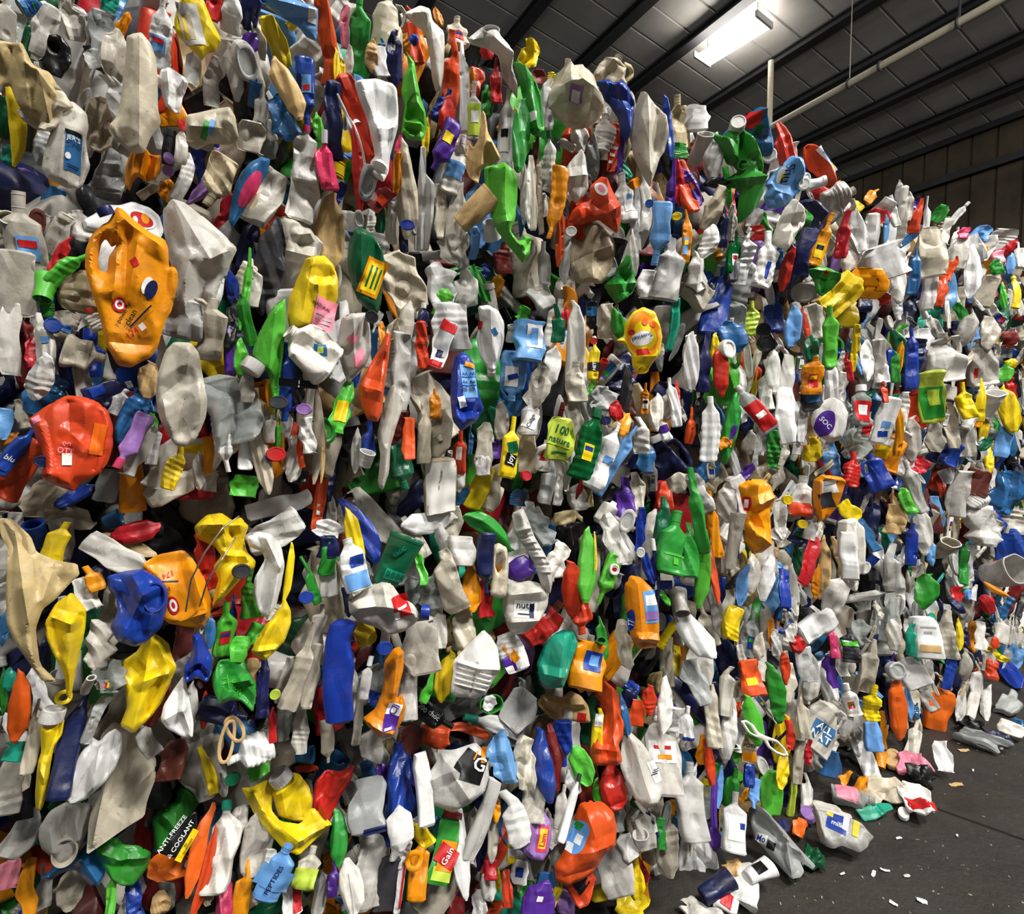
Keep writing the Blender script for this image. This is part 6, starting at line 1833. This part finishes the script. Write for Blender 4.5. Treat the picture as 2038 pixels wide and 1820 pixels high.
read_list(8, '''
L W 75 150 390 150 -42 +2 cr=.5 | bright white long oval above a folded clear box=>the long white oval
S n 105 320 270 170 0 +1 cr=.7
S y 300 80 200 110 14 +1.5 cr=1 | yellow torn wrapper high in the bottom row=>the yellow torn wrapper
B x 400 150 280 120 8 +1 nc
L n 490 100 270 80 2
L o 535 150 190 46 -2
B w 640 60 190 90 4 +1
R b 600 60 150 90 10 +1.5 r=.14
L w 650 140 110 60 8 +1
S W 805 100 230 140 60 +2 cr=.5 th=.5 | bright white tilted tub body in the bottom row=>the white tilted tub
L r 690 210 80 110 60
L P 900 200 190 56 -8
B K 1000 215 210 120 -6 +1.5 nc rib=9 @l,.0,.55,.8,.16 @W,-.1,.6,.4,.04 | blackish jar with a green-rimmed label=>the blackish jar
S W 1450 170 260 160 -8 +2 th=.5 cr=.3 @W,.0,.5,.8,.6 @g,.0,.74,.6,.04 @g,.0,.62,.3,.06 @t,.0,.26,.7,.16 | white rounded carton with lines of small print=>the small-print carton
L T 1365 170 220 66 4 +1
P T 1490 55 70 50 0 +1
L n 1590 150 290 110 0 +1
L y 1652 150 200 46 -4 +1
B B 1695 150 130 44 0 k=W +1
L O 1865 200 80 60 0 +1
L b 1590 370 230 66 0 +1.5
L b 1950 380 260 100 -30 +1.5 | deep blue slanted bottle near the right edge, low=>the slanted blue bottle
S h 1525 600 260 140 5 +1.5 cr=.6 th=.5 | bright orange square bottle low in the far bales=>the bright orange bottle
L h 1285 590 410 100 -10 +1.5 cr=.4 | long orange leaf bottle left of the bright orange bottle=>the long orange leaf
B y 1140 560 220 110 0 +1.5 nc rib=9 | yellow ribbed bottle left of the long orange leaf=>the yellow ribbed bottle
L o 1190 720 230 46 0 +1
L O 1845 340 160 66 4 +1
S w 1375 380 200 160 -30 +1.5
O g 1290 370 120 110 -30 +1.5
L G 550 500 390 110 -15 +1.5 cr=.6 | green pointed leaf bottle in the bottom row=>the green leaf bottle
L l 420 660 330 110 -15 +1.5 cr=.6
S l 540 1100 280 130 -2 +1.5 cr=1.1 | lime crinkled bottle just above the grey floor jug=>the lime crinkled bottle
B z 655 1080 320 50 2 +1.5 rib=0 k=W
S O 410 410 220 140 -10 +.5 @y,.0,.4,.5,.2
L O 612 350 210 66 -10 +1
Z w +3 n=s T=.08 cr=.2 p:342,690;380,678;425,700;455,742;505,757;565,768;612,810;634,852;600,862;556,852;510,822;488,785;430,772;388,752 h:368,694;402,708;428,744;440,760;404,748 h:512,782;560,784;598,816;606,844;562,836;526,812 | white thin double-loop handle strip=>the white loop strip
J n 840 690 320 240 30 +2 nc nl cr=.6 @u,.0,.36,.56,.34,6:ALL/NAT:W | milky jug with a square blue label, bottom tier=>the square-label milky jug
L g 80 440 290 130 -20 +1
L n 175 640 390 100 -4 +1
L w 275 720 390 105 2 +1
L n 270 490 300 100 4 +1
B W 25 680 210 70 0 +1.5 nc @b,0,.08,.9,.1
S t 400 830 180 90 -4 +1.5 @e,0,.6,.9,.3:POTV:k @o,0,.2,.9,.3 | tan small carton with four capitals=>the tan lettered carton
L o 115 840 190 56 0
L O 165 910 290 66 -10 +1
L s 222 1060 260 44 4 +1
L p 195 1140 320 44 4 +1
L p 195 1360 170 80 0 +1
B w 55 1150 480 170 -6 +2 nc nl cr=.6 | big white bottle lying against the foot of the stack=>the stack-foot white bottle
B w 310 1270 360 140 4 +2 nc nl cr=.6 @W,.0,.4,.7,.4 @b,.2,.45,.2,.1 | white bottle with small blue marks at the foot of the stack=>the blue-marks white bottle
L y 600 960 230 76 10 +1.5
L r 640 750 180 56 -4 +1
L r 745 850 150 64 10 +1.5
L b 400 970 190 70 0 +.5
B s 430 1100 180 76 184 +1 nc
S u 880 920 170 130 4 +1.5
L B 610 1110 160 54 0
L n 700 890 330 76 4 +.5
L n 740 1090 220 80 0
L n 720 640 260 80 0
B W 1090 880 250 100 -24 +2 k=W
L w 970 640 260 90 6 +1
B w 1000 540 200 100 -20 +1.5 k=W
L s 1130 740 230 90 -14 +1.5
C o 1185 900 76 76 0 m=20 +1
O t 1250 880 120 90 0 +.5
F q 1390 925 130 230 0 fl=.06 cr=.9 | pinkish film bag on the floor beside a black bag=>the pinkish floor bag
F k 1425 980 120 180 20 fl=.06 +1 | black film bag lying on the floor=>the black floor bag
S W 1555 880 190 110 -12 fl=.08 q=.7 | white torn sheet standing on the floor=>the white torn floor sheet
B o 1000 1030 190 110 -60 fl=.07 nc @k,.0,.4,.8,.25 | amber bottle with a dark band lying on the floor=>the floor amber bottle
F n 1200 1085 320 190 80 fl=.04 cr=.8 | whitish flattened jug lying on the floor=>the floor whitish jug
B x 1020 1115 270 110 104 fl=.05 nc nl @q,.0,.35,.9,.5 | clear pinkish bottle lying on the floor=>the floor clear bottle
S T 1150 1200 200 80 80 fl=.03 | teal torn piece on the floor=>the floor teal piece
F W 1390 1130 260 190 -20 fl=.06 cr=.9 @r,.0,.25,.8,.35 | white and red crumpled carton on the floor=>the floor red-white carton
P W 1320 1212 66 70 0 fl=.03 +1 in=w | white round cap in front of the red-white carton
P v 750 1212 84 96 0 fl=.06
P B 605 1290 84 70 0 fl=.06
S h 700 1300 110 90 20 fl=.04
L w 890 1205 210 110 90 fl=.05
F D 780 1480 150 140 0 fl=.03 cr=1.2
C B 205 1660 190 150 60 fl=.08 m=10 | navy cup lying on the floor=>the floor navy cup
S W 350 1630 260 200 10 fl=.05 q=.5 cr=1.2 | crumpled white paper-like sheet on the floor=>the floor white sheet
C W 460 1565 150 150 60 fl=.08 m=0 @k,.0,.5,.5,.4 | white cup with a dark emblem on the floor=>the emblem cup
C W 265 1750 150 120 -60 fl=.05 m=0 @r,.0,.5,.7,.5 | small white cup with a red label on the floor=>the red-label cup
F n 100 1790 160 260 0 fl=.05
F t 310 1540 120 130 0 fl=.06
L n 1660 570 260 70 4 +1
L w 1735 560 270 76 14 +1
L w 1820 560 210 70 8 +1
F k 1720 680 80 160 0 fl=.05
F g 1780 775 100 330 0 fl=.04
L B 1885 765 150 64 96 fl=.04
L w 1965 720 180 76 102 fl=.05
L u 2015 690 100 56 110 fl=.05
S W 1140 1577 36 26 20 fl=.006
S W 1293 1366 34 14 80 fl=.006
S W 955 1577 30 16 60 fl=.006
S t 1680 842 60 22 80 fl=.006
S t 1632 1046 80 26 85 fl=.006
S w 1340 1590 40 20 90 fl=.006
S W 1210 1556 60 14 100 fl=.006
S W 1640 1349 18 14 0 fl=.006
S W 1885 830 60 16 90 fl=.006
S W 1735 960 14 10 0 fl=.006
S w 1430 1740 70 24 110 fl=.006
S w 1260 1755 60 16 120 fl=.006
L n 460 220 170 70 8 +1
L w 560 200 160 60 0
L n 1110 340 330 130 8 +1
F x 1060 140 160 140 0 +.5
L B 1230 560 260 50 0
L n 1260 150 200 110 0
L s 1350 560 200 50 -8 +1
L n 960 300 200 90 0
S w 740 330 220 130 -14 +1
L p 890 370 200 80 -10
L n 640 440 240 80 6
L n 780 420 260 110 20
L n 1380 760 220 90 6 +1
L n 1690 330 200 80 0
L g 1960 560 150 140 40
L w 1900 130 150 90 10
L w 1780 160 170 70 4
L w 1760 420 220 90 0
L n 1830 300 150 90 8
L n 1450 400 200 90 20
Z n n=j fl=.07 q=.5 T=.24 p:760,1265;850,1240;960,1240;1040,1240;1080,1250;1115,1280;1140,1300;1110,1340;1100,1370;1050,1420;950,1420;900,1455;830,1450;800,1380;790,1320 f:780,1270,850,1440,22,40 f:850,1250,1060,1260,16,40 @b,920,1312,124,110,-8 @y,876,1270,40,26,-8 @W,972,1302,34,80,-8 @y,1032,1312,36,90,-6 @-k,925,1320,90,36,-8:milk:W | milky jug with a blue and yellow label lying on the floor=>the floor milky jug
Z g n=j fl=.07 q=.5 T=.2 cr=1 p:385,1250;430,1225;500,1250;600,1310;700,1400;790,1470;770,1500;700,1480;720,1530;700,1570;650,1600;580,1540;480,1460;430,1420;400,1330 f:420,1240,620,1400,30,40 f:440,1330,600,1420,-28,40 f:600,1400,760,1490,28,30 f:580,1440,690,1460,26,30 f:620,1450,650,1590,22,30 @W,472,1425,66,44,-18 @-k,470,1427,56,36,-18:Mo:b @k,530,1455,50,40,-18 | grey crushed jug lying on the floor at the stack foot=>the floor grey jug
Z W +2 n=b T=.26 cr=1 p:110,1340;160,1370;200,1450;215,1540;190,1600;120,1640;60,1620;20,1540;10,1460;30,1400 f:110,1350,120,1620,26,50 f:30,1420,190,1580,-22,50 | white crumpled bottle tipped at the floor edge=>the tipped white bottle
''', 90000)

# ------------------------------------------------------------------ what shows between and behind
TOPL = [(-300, -420), (640, -90), (800, 10), (1000, 90), (1250, 190), (1450, 250), (1600, 330), (1690, 395), (1850, 415), (2038, 485), (2300, 560)]
def topline(px): return float(np.interp(px, [q[0] for q in TOPL], [q[1] for q in TOPL]))
MIXC = 'W' * 10 + 'w' * 26 + 'n' * 30 + 'g' * 6 + 'e' * 7 + 't' * 3 + 'y' * 3 + 'o' * 4 + 'O' * 2 + 'r' * 2 + 'R' * 2 + 'G' * 4 + 'l' * 2 + 'D' * 3 + 'T' + 'b' * 4 + 'B' * 5 + 's' * 4 + 'u' * 4 + 'p' * 2 + 'v' + 'k' * 4 + 'K' * 4 + 'x' * 4 + 'm' * 2
MIXS = MIXC + 'k' * 14 + 'B' * 10 + 'K' * 10 + 'm' * 6 + 'R' * 2 + 'D' * 5 + 'u' * 4  # weighted to dark colours, painting shade into the gaps
CAVITY = [(352, 1062, 76, 62), (1140, 1045, 66, 42), (332, 1560, 40, 60), (1335, 885, 60, 40), (1690, 1230, 60, 22), (95, 860, 20, 30)]
def scatter(n, seed, stuff, small=False):
    R = random.Random(seed); k = 0; tries = 0
    while k < n and tries < n * 20:
        tries += 1
        if R.random() < .45:
            px, py = R.uniform(-60, 2100), R.uniform(-60, 1880)
        else:
            s = R.uniform(S_A, S_B); p = wall(s, R.uniform(.03, 2.7)); px, py, dp = project(p)
            if not (-90 < px < 2160 and -90 < py < 1900): continue
        p = on_plane(px, py, wall(0, 0), N_)
        if p[2] < .05 or np.dot(p, D_) > S_B + .4: continue
        dep = project(p)[2]; ppm = FPX / dep
        if any(((px - a) / c) ** 2 + ((py - b) / d) ** 2 < 1.3 for a, b, c, d in CAVITY): continue
        if small == 1 and dep > 2.4: continue
        if small == 2 and dep < 1.75: continue
        K = R.choice('BBBLLLLLSFFJOCT' if not stuff else 'BLLLLSSF')
        L = R.uniform(.12, .27); W = L * R.uniform(.25, .6)
        if K == 'J': L = R.uniform(.2, .28); W = L * .6
        if K in 'O': L = R.uniform(.05, .1); W = L * R.uniform(.6, 1)
        if K == 'C': L = R.uniform(.08, .13); W = L * R.uniform(.7, 1)
        if K == 'T': L = R.uniform(.06, .1); W = L * R.uniform(.3, .5)
        if K == 'S': L = R.uniform(.12, .22); W = L * R.uniform(.4, .8)
        if dep < 1.5 and not stuff: L, W = L * .8, W * .8
        if small:
            K = R.choice('LLSVVHFTBN' if small == 1 else 'LVVFFNNBO'); L = R.uniform(.045, .10); W = L * R.uniform(.25, .7)
        if small == 2: L = R.uniform(.07, .17); W = R.uniform(.02, .045)
        grz = 1 - .35 * min(max(px, 0), 2038) / 2038
        Lp, Wp = L * ppm * 1.05, W * ppm * grz * 1.1
        if stuff: Wp *= 1.25
        if py < topline(px) + Lp * .55: continue
        ang = R.gauss(0, 20) + R.choice((0, 0, 180)) + (R.uniform(-50, 50) if R.random() < .2 else 0)
        make_item(K, R.choice(MIXS if stuff else MIXC if small != 2 else MIXC + 'Wwnwnwngw' * 12), px, py, Lp, Wp, ang, ('up=.035',) if small else (), None, seed + 7 + k, False, stuff)
        k += 1
S_A = float(np.dot(on_plane(-80, 900, wall(0, 0), N_), D_)); S_B = float(np.dot(on_plane(2110, 900, wall(0, 0), N_), D_))

# black boxes added well back to block light and keep gaps dark, and the mass of buried pieces on them: one uncountable thing
def light_block():
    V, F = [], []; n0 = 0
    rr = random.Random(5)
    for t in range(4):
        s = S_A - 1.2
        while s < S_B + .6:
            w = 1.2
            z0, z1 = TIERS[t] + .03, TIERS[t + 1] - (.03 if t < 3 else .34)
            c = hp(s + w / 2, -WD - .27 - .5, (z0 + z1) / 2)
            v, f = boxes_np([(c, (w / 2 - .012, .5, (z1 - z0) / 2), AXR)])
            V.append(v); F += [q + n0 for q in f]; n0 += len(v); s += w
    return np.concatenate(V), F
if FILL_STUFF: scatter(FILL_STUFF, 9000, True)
hv, hf = light_block()
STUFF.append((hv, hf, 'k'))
cols = sorted({c for _, _, c in STUFF}); Vs, Fs, mi, n0 = [], [], [], 0
fcnt = []
for v, f, c in STUFF:
    Vs.append(v)
    for q in f:
        Fs.append(q + n0); mi.append(np.full(len(q), cols.index(c)))
    n0 += len(v)
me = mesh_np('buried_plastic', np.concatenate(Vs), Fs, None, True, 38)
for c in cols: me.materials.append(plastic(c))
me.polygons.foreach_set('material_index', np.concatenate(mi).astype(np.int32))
mass = link('buried_plastic', me); tag(mass, 'dense mass of crushed plastic packed over added black boxes inside the stacked bales', 'crushed plastic', None, 'stuff')

if FILL:
    scatter(FILL, 3000, False)
    scatter(230, 5000, False, 1)
    scatter(240, 6000, False, 2)

# ------------------------------------------------------------------ labels that single out each thing
def tier_word(it):
    p = on_plane(it['px'], it['py'], wall(0, 0), N_)
    z = p[2]
    return 'top tier' if z > TIERS[3] else 'second tier' if z > TIERS[2] else 'third tier' if z > TIERS[1] else 'bottom tier'
heroes = [it for it in ITEMS if it['label']]
used = set(it['label'] for it in heroes)
def short(it): return it['ref']
for it in heroes:
    l = it['label']
    if '=>' in l:
        it['label'], it['ref'] = [q.strip() for q in l.split('=>')]
    else: it['ref'] = None
refs = [it for it in heroes if it['ref']]
ORD = ['', 'second ', 'third ', 'fourth ', 'fifth ', 'sixth ', 'seventh ', 'eighth ']
hv_xy = np.array([(it['px'], it['py']) for it in refs]) if refs else np.zeros((0, 2))
groups = {}
def autolabel(it):
    cw = COLS[it['col']][1]; kw = NAMES[it['K']][2]
    if it['K'] == 'B' and it['cap']: kw = 'bottle with %s cap' % COLS[it['cap']][1]
    elif it['lab'] and it['K'] in 'BJLHV': kw = 'labelled ' + kw
    a = (it['ang'] + 180) % 360 - 180
    if it['K'] in 'PORC': ow = ''
    elif abs(a) < 14: ow = 'upright '
    elif abs(a) > 158: ow = 'upturned '
    elif abs(a) > 65 and abs(a) < 115: ow = 'sideways '
    elif (0 < a < 90) or a < -90: ow = 'right-leaning '
    else: ow = 'left-leaning '
    sw = 'small ' if it['L'] < .11 else 'large ' if it['L'] > .27 else ''
    d = np.hypot(hv_xy[:, 0] - it['px'], hv_xy[:, 1] - it['py'])
    idx = np.argsort(d)[:7]
    for od in ORD:
        for i in idx:
            h = refs[i]; dx, dy = it['px'] - h['px'], it['py'] - h['py']
            rel = ('right of' if dx > 0 else 'left of') if abs(dx) > abs(dy) else ('below' if dy > 0 else 'above')
            for sww in ((sw,) if sw else ('', 'mid-sized ')):
                s = '%s%s%s %s %s %s' % (sww, ow, cw, kw, rel, h['ref'])
                s = s if not od else '%s%s%s %s, %sof its kind %s %s' % (sww, ow, cw, kw, od, rel, h['ref'])
                if s not in used: used.add(s); return s
    return s
order = sorted([it for it in ITEMS if not it['label']], key=lambda t: -t['Lp'] * t['Wp'])
for it in order:
    if not len(refs): it['label'] = 'crushed plastic bottle'; continue
    # nearest first, so that an ordinal reads outwards
    it['label'] = autolabel(it)
GRP = {'H': 'squashed bottles in the bales', 'V': 'folded strips in the bales', 'B': 'crushed bottles in the bales', 'N': 'open bottles in the bales', 'J': 'handled jugs in the bales', 'D': 'detergent jugs in the bales', 'L': 'flattened bottles in the bales',
       'S': 'plastic panels in the bales', 'F': 'crumpled films in the bales', 'O': 'bottle ends in the bales', 'C': 'tubs in the bales', 'T': 'open tubes in the bales', 'P': 'loose caps in the bales', 'R': 'straps in the bales'}
for it in ITEMS:
    g = GRP.get(it['K'])
    if it['fl']: g = 'plastic litter on the floor'
    tag(it['o'], it['label'], it.get('cat') or NAMES[it['K']][1], g)
print('ITEMS', len(ITEMS), {k: sum(1 for t in ITEMS if t['K'] == k) for k in NAMES}, 'dup labels', len(ITEMS) - len({t['label'] for t in ITEMS}))
